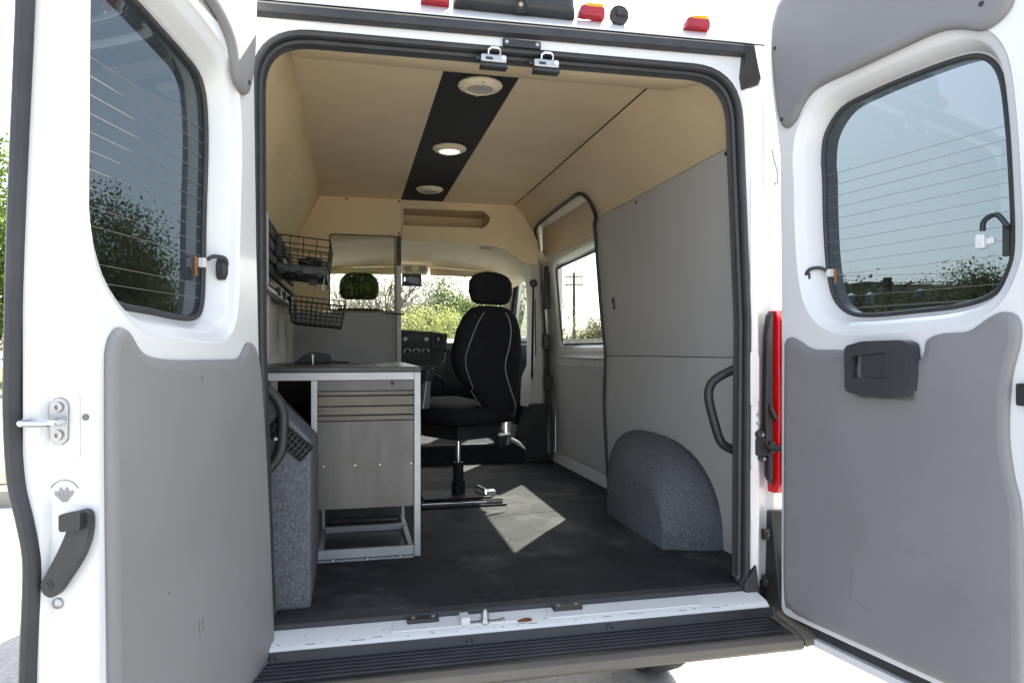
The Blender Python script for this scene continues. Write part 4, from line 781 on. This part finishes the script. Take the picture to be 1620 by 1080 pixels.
for w_, hw, z0, z1 in ((-.255, .17, 1.03, 1.08), (-.22, .22, 1.012, 1.105), (-.1, .235, 1.0, 1.118), (.1, .24, 1.0, 1.125), (.22, .235, 1.01, 1.135), (.28, .215, 1.03, 1.125), (.30, .17, 1.05, 1.10)):
    sp_.append([Q(hw*math.copysign(abs(math.cos(a))**.45, math.cos(a)), w_, (z0+z1)/2+(z1-z0)/2*math.copysign(abs(math.sin(a))**.6, math.sin(a))) for a in [2*PI*k/24 for k in range(24)]])
build('seat', MB().loft(sp_), 'fabric', chair, ang=70)
build('seat_mount', MB().hexa([Q(-.13, -.16, .930), Q(.14, -.16, .930), Q(.14, .15, .930), Q(-.13, .15, .930), Q(-.15, -.19, 1.008), Q(.16, -.19, 1.008), Q(.16, .17, 1.008), Q(-.15, .17, 1.008)]), 'black', chair, .012, 3)
for u in (-.03, .07): build('mount_bolt', MB().lathe(Q(u, -.172, .965), tuple(-fw), [(.009, 0), (.008, .006)], 10), 'rubber', chair)
build('pedestal', MB().lathe((CH[0], CH[1], .615), (0, 0, 1), [(.037, 0), (.037, .078), (.0285, .080), (.0285, .168), (.031, .170), (.031, .178), (.013, .178), (.013, .32)], 24), 'matte', chair)
build('pedestal_rod', MB().lathe((CH[0], CH[1], .785), (0, 0, 1), [(.0135, 0), (.0135, .15)], 18), 'chrome', chair)
bs = build('base_plate', MB().box(-.20, .262, 1.365, 1.70, .591, .600), 'matte', chair, .003)
build('slide_plate', MB().box(-.165, .195, 1.43, 1.66, .619, .627), 'matte', chair, .003)
for y in (1.43, 1.65): build('slide_rail', MB().box(-.19, .248, y-.018, y+.018, .6005, .618), 'matte', chair, .004)
build('slide_track', MB().box(-.18, .24, 1.388, 1.402, .6005, .613), 'chrome', bs, .002)
build('slide_lever', MB().tube([(.165, 1.46, .63), (.17, 1.50, .65), (.15, 1.58, .655), (.14, 1.62, .64)], .008, 8).box(.17, .225, 1.48, 1.54, .6205, .645), 'zinc', bs)
for k in range(8): build('rail_tooth', MB().box(.16+k*.011, .166+k*.011, 1.384, 1.3878, .602, .616), 'rubber', bs)
for u, dw in ((.13, -.20), (.19, -.16)): build('adjust_bracket', MB().hexa([Q(u-.02, dw-.02, .885), Q(u+.02, dw-.02, .885), Q(u+.02, dw+.03, .885), Q(u-.02, dw+.03, .885), Q(u-.025, dw-.02, .945), Q(u+.03, dw-.02, .945), Q(u+.03, dw+.03, .945), Q(u-.025, dw+.03, .945)]), 'zinc' if u > .15 else 'black', chair, .004)
build('adjust_lever', MB().tube([Q(.18, -.22, .925), Q(.22, -.235, .90), Q(.26, -.25, .865)], [.008, .011, .004], 8), 'lead', chair)
build('armrest', MB().lathe(Q(-.245, -.05, 1.265), tuple(fw*-.35+Vector((0, 0, 1))), [(.02, -.045), (.030, -.036), (.033, .0), (.030, .045), (.014, .056)], 18), 'black', chair)
build('armrest_bracket', MB().hexa([Q(-.285, -.07, 1.10), Q(-.24, -.07, 1.10), Q(-.24, -.03, 1.10), Q(-.285, -.03, 1.10), Q(-.27, -.08, 1.24), Q(-.24, -.08, 1.24), Q(-.24, -.05, 1.24), Q(-.27, -.05, 1.24)]), 'zinc', chair, .004)
build('seat_buckle', MB().hexa([Q(-.20, .10, 1.10), Q(-.14, .10, 1.10), Q(-.14, .14, 1.10), Q(-.20, .14, 1.10), Q(-.21, .12, 1.16), Q(-.17, .12, 1.16), Q(-.17, .15, 1.16), Q(-.21, .15, 1.16)]), 'knob', chair, .004)

# ================================================================== workbench
wk = thing('workbench', (-.56, 1.04, .59), 'steel-fronted workbench with dark top on an aluminium frame left of the swivel chair', 'workbench')
build('worktop', MB().box(-.885, -.262, .552, 1.50, 1.314, 1.334), 'wtop', wk, .004, 3)
build('apron', MB().box(-.875, -.289, .562, .592, 1.283, 1.3135), 'alup', wk, .0015)
for x0, x1, z1 in ((-.678, -.655, 1.2825), (-.2885, -.2635, 1.3135)): build('leg', MB().box(x0, x1, .566, .594, .592, z1), 'alup', wk, .0015)
for x0, x1 in ((-.678, -.655), (-.2885, -.2635)): build('leg', MB().box(x0, x1, 1.47, 1.495, .592, 1.3135), 'alup', wk, .0015)
build('side_apron', MB().box(-.2885, -.2635, .595, 1.469, 1.29, 1.3135), 'alup', wk, .0015)
build('lock_rail', MB().box(-.6545, -.289, .572, .60, 1.242, 1.2825), 'steel', wk, .0015)
build('drawer_lock', MB().lathe((-.372, .572, 1.270), (0, -1, 0), [(.008, 0), (.008, .006), (.004, .007)], 12), 'rubber', wk)
for k, (z0, z1) in enumerate(((1.224, 1.2405), (1.184, 1.2215), (1.149, 1.1815), (1.127, 1.1465))):
    b = build('drawer_front', MB().box(-.6545, -.2895, .566-.002*(k % 2), .590, z0, z1), 'steel2', wk, .003)
    if k in (0, 2):
        for x in (-.643, -.301): build('rivet', MB().lathe((x, .566, (z0+z1)/2), (0, -1, 0), [(.006, 0), (.005, .0035), (.002, .004)], 12), 'steel', b)
pn = build('front_panel', MB().box(-.6545, -.2895, .570, .588, .788, 1.1255), 'steel', wk, .002)
for x in (-.632, -.514, -.42, -.300): build('rivet', MB().lathe((x, .570, .955), (0, -1, 0), [(.0028, 0), (.002, .002)], 8), 'chrome', pn)
build('side_panel', MB().box(-.2835, -.2685, .60, 1.465, .788, 1.2885), 'steel', wk, .002)
build('side_panel', MB().box(-.676, -.660, .60, 1.465, .788, 1.28), 'slat', wk, .002)
build('shelf_back', MB().box(-.655, -.2895, 1.15, 1.16, .62, .80), 'slat', wk, .002)
build('cross_rail', MB().box(-.6545, -.2895, .93, .952, .6075, .634), 'alup', wk, .0015)
for x0, x1 in ((-.652, -.640), (-.312, -.300)): build('inner_post', MB().box(x0, x1, .932, .95, .6345, .80), 'alup', wk, .001)
build('bottom_rail', MB().box(-.6545, -.2895, .572, .59, .598, .632), 'alup', wk, .0015)
for x0, x1 in ((-.6545, -.634), (-.310, -.2895)): build('side_rail', MB().box(x0, x1, .591, 1.15, .60, .628), 'alup', wk, .0015)
build('floor_flange', MB().box(-.66, -.291, .545, .5715, .592, .597), 'zinc', wk, .001)
for x in (-.60, -.47, -.345): build('floor_bolt', MB().lathe((x, .558, .597), (0, 0, 1), [(.010, 0), (.009, .004), (.005, .006)], 12), 'zinc', wk)
build('tray', MB().box(-.633, -.311, .592, 1.148, .603, .607), 'wtop', wk)
build('back_board', MB().box(-.88, -.68, 1.40, 1.41, .60, 1.28), 'wtop', wk)
# things on the bench
dk = thing('docking_stand', (-.72, 1.30, 1.334), 'small black wedge-shaped stand at the back corner of the workbench', 'stand')
build('wedge_body', MB().prism([(-.80, 1.22, 1.335), (-.62, 1.22, 1.335), (-.62, 1.22, 1.375), (-.70, 1.22, 1.392), (-.74, 1.22, 1.378)], (0, .16, 0)), 'black', dk, .006)
build('metal_post', MB().lathe((-.705, 1.21, 1.335), (0, 0, 1), [(.006, 0), (.006, .035), (.009, .036), (.009, .042)], 12), 'chrome', dk)
build('cable_end', MB().tube([(-.62, 1.25, 1.345), (-.58, 1.25, 1.341), (-.54, 1.27, 1.339)], .005, 8), 'rubber', dk)

# ================================================================== slatted board, baskets and what they hold
sb = thing('slatted_wall_board', (-.915, 1.6, 1.67), 'grey slatted storage board with aluminium end cap on the left wall', 'wall board')
build('backing', MB().box(-.912, -.905, .915, 2.42, 1.674, 1.972), 'slat', sb)
build('end_cap', MB().box(-.912, -.868, .90, .914, 1.672, 1.975), 'alup', sb, .002)
build('top_rail', MB().box(-.912, -.880, .915, 2.42, 1.9725, 1.982), 'alup', sb, .002)
build('bottom_rail', MB().box(-.912, -.872, .915, 2.42, 1.655, 1.6735), 'alup', sb, .002)
for k in range(5):
    z = 1.680+k*.0585
    build('slat', MB().prism([(-.9045, .915, z), (-.884, .915, z), (-.878, .915, z+.006), (-.878, .915, z+.040), (-.884, .915, z+.046), (-.9045, .915, z+.046)], (0, 1.50, 0)), 'slat', sb, .001)
for y in (1.35, 1.62, 1.98): build('hook_clip', MB().box(-.876, -.858, y-.03, y+.03, 1.66, 1.70), 'black', sb, .003)
def basket(name, loc, label, L, W, Hh, x0, y0, z0, tiltz, flare, nl, nw, nh, r):
    b = thing(name, loc, label, 'wire basket')
    def G(u, w_, h):                                 # u along y, w outward, h up
        f = flare*h/Hh; ww = w_*(W+f)
        return (x0+ww, y0+u*(L)-0*f, z0+h-ww*tiltz)
    def wirec(pts, rr): return MB().tube(pts, rr, 6)
    rim = [G(0, 0, Hh), G(0, 1, Hh), G(1, 1, Hh), G(1, 0, Hh)]
    mb = MB().tube(rim, r*1.5, 6, True); mb.tube([G(0, 0, Hh*.8), G(0, 1, Hh*.8), G(1, 1, Hh*.8), G(1, 0, Hh*.8)], r*1.2, 6, True)
    build('rim_wire', mb, 'wire', b)
    for k in range(1, nh): 
        h = Hh*.8*k/nh; build('side_wire', MB().tube([G(0, 0, h), G(0, 1, h), G(1, 1, h), G(1, 0, h)], r, 5, True), 'wire', b)
    for k in range(nw+1):
        t = k/nw; build('cross_wire', MB().tube([G(0, t, Hh), G(0, t, 0), G(1, t, 0), G(1, t, Hh)], r, 5), 'wire', b)
    for k in range(1, nl):
        t = k/nl; build('cross_wire', MB().tube([G(t, 0, Hh), G(t, 0, 0), G(t, 1, 0), G(t, 1, Hh)], r, 5), 'wire', b)
    return b, G
b1, G1 = basket('wire_basket', (-.75, 1.45, 1.74), 'upper black wire basket hooked on the slatted board, solid lower band, black cables inside', .46, .225, .175, -.872, 1.28, 1.772, .10, .02, 6, 4, 4, .0024)
bd = MB(); Lp = [G1(0, 0, 0), G1(0, 1, 0), G1(1, 1, 0), G1(1, 0, 0)]; Up = [G1(0, 0, .042), G1(0, 1, .042), G1(1, 1, .042), G1(1, 0, .042)]
bd.loft([Lp, Up], False); bnd = build('lower_band', bd, 'slat', b1, smooth=False)
sd = bnd.modifiers.new('thick', 'SOLIDIFY'); sd.thickness = .003
build('basket_floor', MB().prism(Lp, (0, 0, .004)), 'slat', b1)
for k in (.1, .45, .85): p = G1(0, k, .02); build('band_clip', MB().box(p[0]-.012, p[0]+.012, p[1]-.012, p[1]-.003, p[2]-.03, p[2]-.006), 'wire', b1, .002)
build('hanging_bracket', MB().box(-.876, -.852, 1.275, 1.315, 1.84, 1.945), 'black', b1, .004)
b2, G2 = basket('wire_basket', (-.72, 2.1, 1.58), 'lower black wire basket with close mesh tilting away from the slatted board', .44, .27, .15, -.862, 1.92, 1.555, .10, .03, 10, 10, 5, .0022)
build('basket_floor', MB().prism([G2(0, 0, 0), G2(0, 1, 0), G2(1, 1, 0), G2(1, 0, 0)], (0, 0, .004)), 'wire', b2)
build('hanging_bracket', MB().box(-.872, -.856, 1.93, 1.99, 1.60, 1.70), 'black', b2, .004)
cb = thing('cable_bundle', (-.72, 1.45, 1.79), 'tangled bundle of black cable lying in the upper wire basket', 'cable')
rnd = random.Random(5)
for q in range(6):
    pts = []
    for k in range(10):
        a = k*1.3+q; pts.append((-.725+.055*math.cos(a)*(.5+rnd.random()*.6), 1.42+.075*math.sin(a)*(.6+rnd.random()*.5), 1.796+rnd.random()*.055))
    build('cable_loop', MB().tube(catmull(pts, 3, False), .008, 6), 'rubber', cb)
build('cable_plug', MB().box(-.672, -.640, 1.30, 1.33, 1.80, 1.82), 'black', cb, .004)
bx = thing('white_leaflet', (-.84, 1.55, 1.79), 'white card standing at the wall end of the upper wire basket', 'card')
build('card_sheet', MB().hexa([(-.845, 1.42, 1.790), (-.800, 1.42, 1.785), (-.800, 1.60, 1.785), (-.845, 1.60, 1.790), (-.858, 1.44, 1.85), (-.852, 1.44, 1.85), (-.852, 1.58, 1.85), (-.858, 1.58, 1.85)]), 'white', bx, .001)
bc = thing('binder_clip', (-.66, 1.36, 1.72), 'silver-armed black binder clip hanging under the upper wire basket', 'clip')
build('clip_body', MB().prism([(-.735, 1.36, 1.745), (-.690, 1.36, 1.745), (-.700, 1.36, 1.715), (-.725, 1.36, 1.715)], (0, .02, 0)), 'black', bc, .002)
build('clip_arm', MB().tube([(-.735, 1.355, 1.72), (-.73, 1.352, 1.70), (-.715, 1.352, 1.69), (-.70, 1.352, 1.70), (-.695, 1.355, 1.72)], .003, 6), 'chrome', bc)
build('clip_arm', MB().tube([(-.655, 1.36, 1.765), (-.668, 1.355, 1.70), (-.655, 1.355, 1.69), (-.643, 1.355, 1.70), (-.632, 1.36, 1.765)], .0035, 6), 'chrome', bc)

# ================================================================== trees and things outside
def fast_mesh(name, verts, faces_n, m):
    me = bpy.data.meshes.new(name); nf = len(verts)//faces_n
    me.vertices.add(len(verts)); me.vertices.foreach_set('co', verts.astype(np.float32).ravel())
    me.loops.add(len(verts)); me.loops.foreach_set('vertex_index', np.arange(len(verts), dtype=np.int32))
    me.polygons.add(nf); me.polygons.foreach_set('loop_start', np.arange(0, len(verts), faces_n, dtype=np.int32))
    me.polygons.foreach_set('loop_total', np.full(nf, faces_n, dtype=np.int32)); me.update(); me.validate(); me.materials.append(M[m]); return me
def tree_meshes(h, cw, ch, cz, nclump, nleaf, ls, lm, limbs, tr, seed, spread=.24):
    g = np.random.default_rng(seed); rn = random.Random(seed)
    tb = MB(); ends = []
    P0 = [(0, 0, -.1), (.02*h*rn.uniform(-1, 1), .02*h*rn.uniform(-1, 1), cz*.45), (.03*h*rn.uniform(-1, 1), .03*h*rn.uniform(-1, 1), cz*.8), (0, 0, cz+ch*.25)]
    P0 = catmull(P0, 4, False); tb.tube(P0, [tr*(1-.75*i/len(P0)) for i in range(len(P0))], 8)
    for k in range(limbs):
        t = rn.uniform(.45, .95); b = P0[int(t*(len(P0)-1))]; a = rn.uniform(0, 2*PI); l = cw*rn.uniform(.5, .95)
        e = (b[0]+math.cos(a)*l, b[1]+math.sin(a)*l, b[2]+ch*rn.uniform(.1, .6)); m_ = ((b[0]+e[0])/2, (b[1]+e[1])/2, (b[2]+e[2])/2+ch*.12*rn.uniform(-1, 1))
        tb.tube(catmull([b, m_, e], 3, False), [tr*.42*(1-.8*i/6) for i in range(7)], 5); ends.append(e)
        for q in range(3):
            e2 = (e[0]+cw*rn.uniform(-.4, .4), e[1]+cw*rn.uniform(-.4, .4), e[2]+ch*rn.uniform(0, .4)); tb.tube([m_, ((m_[0]+e2[0])/2, (m_[1]+e2[1])/2, (m_[2]+e2[2])/2+.1), e2], [tr*.2, tr*.12, tr*.04], 4); ends.append(e2)
    d = g.normal(size=(nclump, 3)); d /= np.linalg.norm(d, axis=1)[:, None]; rad = g.uniform(.25, 1, nclump)**.5
    c = d*rad[:, None]*np.array([cw, cw, ch]); c[:, 2] += cz+ch*.45; c *= g.uniform(.88, 1.12, (nclump, 1))
    if ends: c = np.vstack([c, np.array(ends)])
    nc = len(c); per = max(1, nleaf//nc); cr = g.uniform(.6, 1.3, nc)*spread*cw
    off = g.normal(size=(nc, per, 3))*cr[:, None, None]*np.array([1, 1, .7]); pos = (c[:, None]+off).reshape(-1, 3)
    n = len(pos); a = g.normal(size=(n, 3)); a /= np.linalg.norm(a, axis=1)[:, None]; b = np.cross(a, g.normal(size=(n, 3))); b /= np.linalg.norm(b, axis=1)[:, None]
    s_ = ls*g.uniform(.6, 1.4, n)[:, None]; a *= s_; b *= s_*.55
    quad = np.stack([pos-a, pos+b*.9-a*.1, pos+a, pos-b*.9-a*.1], 1).reshape(-1, 3)
    return tb, fast_mesh('crown', quad, 4, lm)
def tmesh(tb, m):
    me = bpy.data.meshes.new('trunk'); me.from_pydata(tb.v, [], tb.f); me.polygons.foreach_set('use_smooth', [True]*len(me.polygons)); me.materials.append(M[m]); return me
KIND = {}
def kind(k, *a, bark='bark'): tb, cm = tree_meshes(*a); KIND[k] = (tmesh(tb, bark), cm)
kind('leafy', 8, 2.6, 2.9, 3.2, 90, 26000, .075, 'leafg', 9, .17, 1)
kind('dark', 9, 2.8, 3.6, 3.0, 95, 26000, .08, 'leafd', 9, .2, 2)
kind('yellow', 4, 1.25, 1.7, .9, 60, 12000, .055, 'leafy', 6, .06, 3)
kind('bare', 9, 2.6, 3.6, 2.6, 60, 2600, .07, 'leafb', 44, .13, 4, .3, bark='twig')
kind('bush', 3, 1.6, 1.5, .5, 80, 17000, .05, 'leafd', 12, .08, 6, .22)
def tree(k, x, y, sc, rz, label, cat='tree', group=None, nm='tree', sz=1.0):
    t = thing(nm, (x, y, GZ), label, cat, group); t.scale = (sc, sc, sc*sz); t.rotation_euler = (0, 0, rz)
    for n, me in (('trunk', KIND[k][0]), ('crown', KIND[k][1])):
        o = bpy.data.objects.new(n, me); C.objects.link(o); o.parent = t
    return t
def at(px, dist):                                     # ground point in a viewing direction, metres from the camera
    u = (px-810)/1110; a = R(12.9)+math.atan(u); return (-.529+math.sin(a)*dist, -2.2+math.cos(a)*dist)
TR = [
 ('leafy', -28, 33, 1.22, 'full green tree on the verge, past the outer edge of the left rear door'),
 ('dark', 150, 38, 1.08, 'tallest dark tree showing through the left rear door window'),
 ('dark', 225, 50, .80, 'lower dark tree beside the tallest one in the left rear door window'),
 ('bare', 545, 46, 1.05, 'thin grey tree behind the driver headrest, left side'),
 ('bare', 612, 40, 1.1, 'thin grey tree between the driver headrest and the partition post'),
 ('yellow', 655, 30, .92, 'bright yellow-green young tree in the windscreen above the radio'),
 ('bare', 668, 44, 1.0, 'tall grey tree rising behind the yellow-green young tree'),
 ('leafy', 712, 42, .80, 'green tree in the windscreen left of the swivel chair back'),
 ('yellow', 706, 30, .9, 'small yellow-green tree in the windscreen just left of the chair back'),
 ('bare', 770, 50, .95, 'grey tree standing behind the swivel chair headrest'),
 ('leafy', 815, 40, .72, 'green tree outside the passenger door window'),
 ('bush', 806, 22, 1.0, 'low bush outside the passenger door window'),
 ('bare', 972, 30, .62, 'grey-green tree at the rear end of the sliding door window'),
 ('bush', 935, 30, .95, 'low bush in the sliding door window beside the utility pole'),
 ('bush', 1322, 40, 1.85, 'dark bush at the hinge side of the right rear door window'),
 ('bush', 1372, 52, 1.75, 'bush in front of the tan building'),
 ('dark', 1436, 60, .78, 'rounded dark tree just right of the catenary pole'),
 ('bush', 1462, 48, 1.72, 'bush under the twin signal heads, left one'),
 ('bush', 1500, 47, 1.70, 'bush under the twin signal heads, right one'),
 ('dark', 1545, 52, .80, 'dark tree in the lower right of the right rear door window'),
 ('bush', 1592, 46, 2.1, 'dark bush at the free edge of the right rear door window'),
]
for i, (k, px, ds0, sc, lb_) in enumerate(TR):
    x, y = at(px, ds0); tree(k, x, y, sc, i*1.37, lb_, 'bush' if k == 'bush' else 'tree', nm='bush' if k == 'bush' else 'tree')
bx_, by_ = at(1385, 38); tree('yellow', bx_, by_, .95, .4, 'bright green shrub at the foot of the twin lantern lamp', 'bush', nm='bush')
# trees reflected in the glass, behind the photographer
tl_ = MB()
for k in range(9): pass
x, y = -9, -16
tree('leafy', -.9, -21, 1.15, .5, 'leafy tree standing behind the camera')
# utility pole with wires
def pole(px, dist, h, label):
    x, y = at(px, dist); t = thing('utility_pole', (x, y, GZ), label, 'utility pole')
    build('shaft', MB().lathe((x, y, GZ), (0, 0, 1), [(.16, 0), (.11, h)], 10), 'wood', t)
    ax = Vector((.9, -.43, 0))
    for z in (h-.35, h-1.0):
        a = Vector((x, y, GZ+z)); build('crossarm', MB().tube([a-ax*.75, a+ax*.75], .06, 4), 'wood', t)
        for q in (-.65, -.3, .3, .65): build('insulator', MB().lathe(tuple(a+ax*q+V(0, 0, .05)), (0, 0, 1), [(.04, 0), (.05, .06), (.025, .16)], 8), 'lead', t)
    return x, y
ux, uy = pole(908, 58, 7.9, 'wooden utility pole with two crossarms in the sliding door window')
def wires(name, pts, offs, label, cat, r=.012):
    mb = MB()
    for o_ in offs:
        for a, b in zip(pts, pts[1:]):
            A, B = Vector(a)+V(0, 0, o_), Vector(b)+V(0, 0, o_); mb.tube([A.lerp(B, k/8)-V(0, 0, .35*math.sin(PI*k/8)) for k in range(9)], r, 4)
    o = build(name, mb, 'rubber', None); tag(o, label, cat); return o
wires('power_line', [(ux-40, uy+20, 7.3), (ux, uy, 7.3), (ux+40, uy-20, 7.3)], (0, -.6, -1.7, -2.3), 'overhead power lines strung from the wooden utility pole', 'power line', .014)
# rail catenary pole, wires, lamps, building, fence seen through the right rear window
def tanup(py, dist, px): return 1.40+(553-py)/1110*dist*math.cos(math.atan((px-810)/1110))
x, y = at(1404, 44); zt = tanup(439, 44, 1404)
cpole = thing('catenary_pole', (x, y, GZ), 'dark railway catenary pole with two raised bracket arms', 'pole')
build('shaft', MB().box(x-.16, x+.16, y-.16, y+.16, GZ, zt), 'pole', cpole)
side = Vector((math.cos(R(43)), -math.sin(R(43)), 0))
for sg in (-1, 1): build('bracket_arm', MB().tube([Vector((x, y, zt-1.4)), Vector((x, y, zt-.25))+side*sg*1.15], .05, 6).tube([Vector((x, y, zt-.55)), Vector((x, y, zt-.35))+side*sg*1.35], .03, 6), 'pole', cpole)
xa, ya = at(1120, 70); xb, yb = at(1800, 45)
wires('contact_wire', [tuple(Vector((x, y, zt-.3))-side*40), (x, y, zt-.3), tuple(Vector((x, y, zt-.3))+side*40)], (0, -.12, -.9), 'overhead railway contact wires held by the catenary pole', 'wire', .020)
x, y = at(1362, 34); zt = tanup(468, 34, 1362)
lp_ = thing('twin_lantern', (x, y, GZ), 'twin-headed lantern lamp in front of the tan building', 'street lamp')
build('shaft', MB().lathe((x, y, GZ), (0, 0, 1), [(.07, 0), (.05, zt-.25-GZ)], 8).tube([Vector((x, y, zt-.35))-side*.36, Vector((x, y, zt-.35))+side*.36], .03, 6), 'pole', lp_)
for sg in (-1, 1):
    c = Vector((x, y, zt-.33))+side*sg*.36; build('lantern', MB().lathe(tuple(c), (0, 0, 1), [(.05, 0), (.13, .08), (.14, .34), (.20, .36), (.02, .48)], 10), 'lead', lp_)
x, y = at(1478, 50); zt = tanup(457, 50, 1478)
sgp = thing('signal_mast', (x, y, GZ), 'mast with two signal heads under a thin crossbar above the bushes', 'signal')
build('shaft', MB().lathe((x, y, GZ), (0, 0, 1), [(.12, 0), (.10, zt-.9-GZ)], 8).tube([Vector((x, y, zt-.95))-side*.9, Vector((x, y, zt-.95))+side*.9], .06, 6), 'pole', sgp)
build('crossbar', MB().tube([Vector((x, y, zt))-side*1.6, Vector((x, y, zt))+side*1.6], .05, 6), 'pole', sgp)
for sg in (-.75, .75): c = Vector((x, y, zt-.95))+side*sg; build('signal_head', MB().lathe(tuple(c), (0, 0, 1), [(.08, 0), (.12, .1), (.26, .3), (.30, .75), (.22, .9), (.05, .95)], 10), 'lead', sgp)
x0, y0 = at(1306, 78); x1, y1 = at(1412, 70); dirb = Vector((x1-x0, y1-y0, 0)); nb = Vector((-dirb.y, dirb.x, 0)).normalized()
if nb.dot(Vector((x0, y0, 0))-Vector((-.5, -2.2, 0))) < 0: nb = -nb
bl = thing('tan_building', ((x0+x1)/2, (y0+y1)/2, GZ), 'low flat-roofed tan building beyond the bushes', 'building')
zt = tanup(453, 74, 1360)
def block(t0, t1, za, zb, dep): 
    a, b = Vector((x0, y0, 0))+dirb*t0, Vector((x0, y0, 0))+dirb*t1
    return MB().prism([tuple(a+V(0, 0, za)), tuple(b+V(0, 0, za)), tuple(b+V(0, 0, zb)), tuple(a+V(0, 0, zb))], tuple(nb*dep))
build('wall', block(0, 1, GZ, zt-.3, 14), 'wallt', bl, smooth=False)
build('parapet', block(0, .32, zt-.3, zt+.45, 12), 'wallt', bl, smooth=False)
build('roof_unit', block(.42, .62, zt-.3, zt+.35, 3), 'wallg', bl, smooth=False)
build('roof_edge', block(-.005, 1.005, zt-.42, zt-.302, 13), 'wallt', bl, smooth=False)
for k in range(6): build('window', block(.08+k*.15, .16+k*.15, .8, 2.6, .05), 'wallg', bl, smooth=False).location = tuple(-nb*.08)
# parked white car behind the bushes
x, y = at(1345, 37)
car = thing('parked_car', (x, y, GZ), 'white car half hidden behind the shrub and bushes', 'car')
u_, n_ = side, Vector((side.y, -side.x, 0))
def CP(a, b, z): p = Vector((x, y, GZ+1.05))+u_*a+n_*b; return (p.x, p.y, p.z+z)
build('body', MB().loft([[CP(a, b*.82, z) for a, z in ((-2.1, .35), (-2.15, .75), (-1.2, .85), (-.7, 1.38), (.7, 1.40), (1.5, .92), (2.15, .85), (2.15, .35))] for b in (-1, 1)]), 'white', car, .06, 3)
build('window', MB().loft([[CP(a, b*.84, z) for a, z in ((-.95, .9), (-.6, 1.30), (.62, 1.32), (1.15, .95))] for b in (-1, 1)]), 'rubber', car)
for a in (-1.35, 1.35):
    for b in (-.8, .8): build('wheel', MB().lathe(CP(a, b, .3), tuple(n_), [(.15, -.1), (.31, -.1), (.31, .1), (.15, .1)], 16), 'tyre', car)
# railings
def fence(a, b, h, n, rails, label, m='lead'):
    a, b = Vector((*a, GZ)), Vector((*b, GZ)); t = thing('railing', tuple(a), label, 'railing')
    for q in rails: build('rail', MB().tube([a+V(0, 0, h*q), b+V(0, 0, h*q)], .035, 6), m, t)
    for k in range(n+1): p = a.lerp(b, k/n); build('post', MB().lathe(tuple(p), (0, 0, 1), [(.035, 0), (.035, h)], 6), m, t)
    return t
fence(at(1300, 24), at(1640, 20), 2.75, 10, (1, .62), 'grey metal railing in front of the bushes by the railway', 'pole')
fence(at(520, 30), at(735, 26), 1.6, 9, (1, .5), 'pale railing in front of the trees beyond the windscreen')
a, b = at(862, 19), at(985, 18)
wl_ = thing('low_wall', (a[0], a[1], GZ), 'dark grey low wall beyond the sliding door window', 'wall')
av, bv = Vector((*a, GZ)), Vector((*b, GZ))
build('wall_body', MB().prism([tuple(av), tuple(bv), tuple(bv+V(0, 0, 1.75)), tuple(av+V(0, 0, 1.75))], (.15, .25, 0)), 'wallg', wl_, smooth=False)
build('wall_cap', MB().prism([tuple(av+V(-.05, -.08, 1.751)), tuple(bv+V(-.05, -.08, 1.751)), tuple(bv+V(-.05, -.08, 1.85)), tuple(av+V(-.05, -.08, 1.85))], (.25, .4, 0)), 'kerb', wl_, smooth=False)
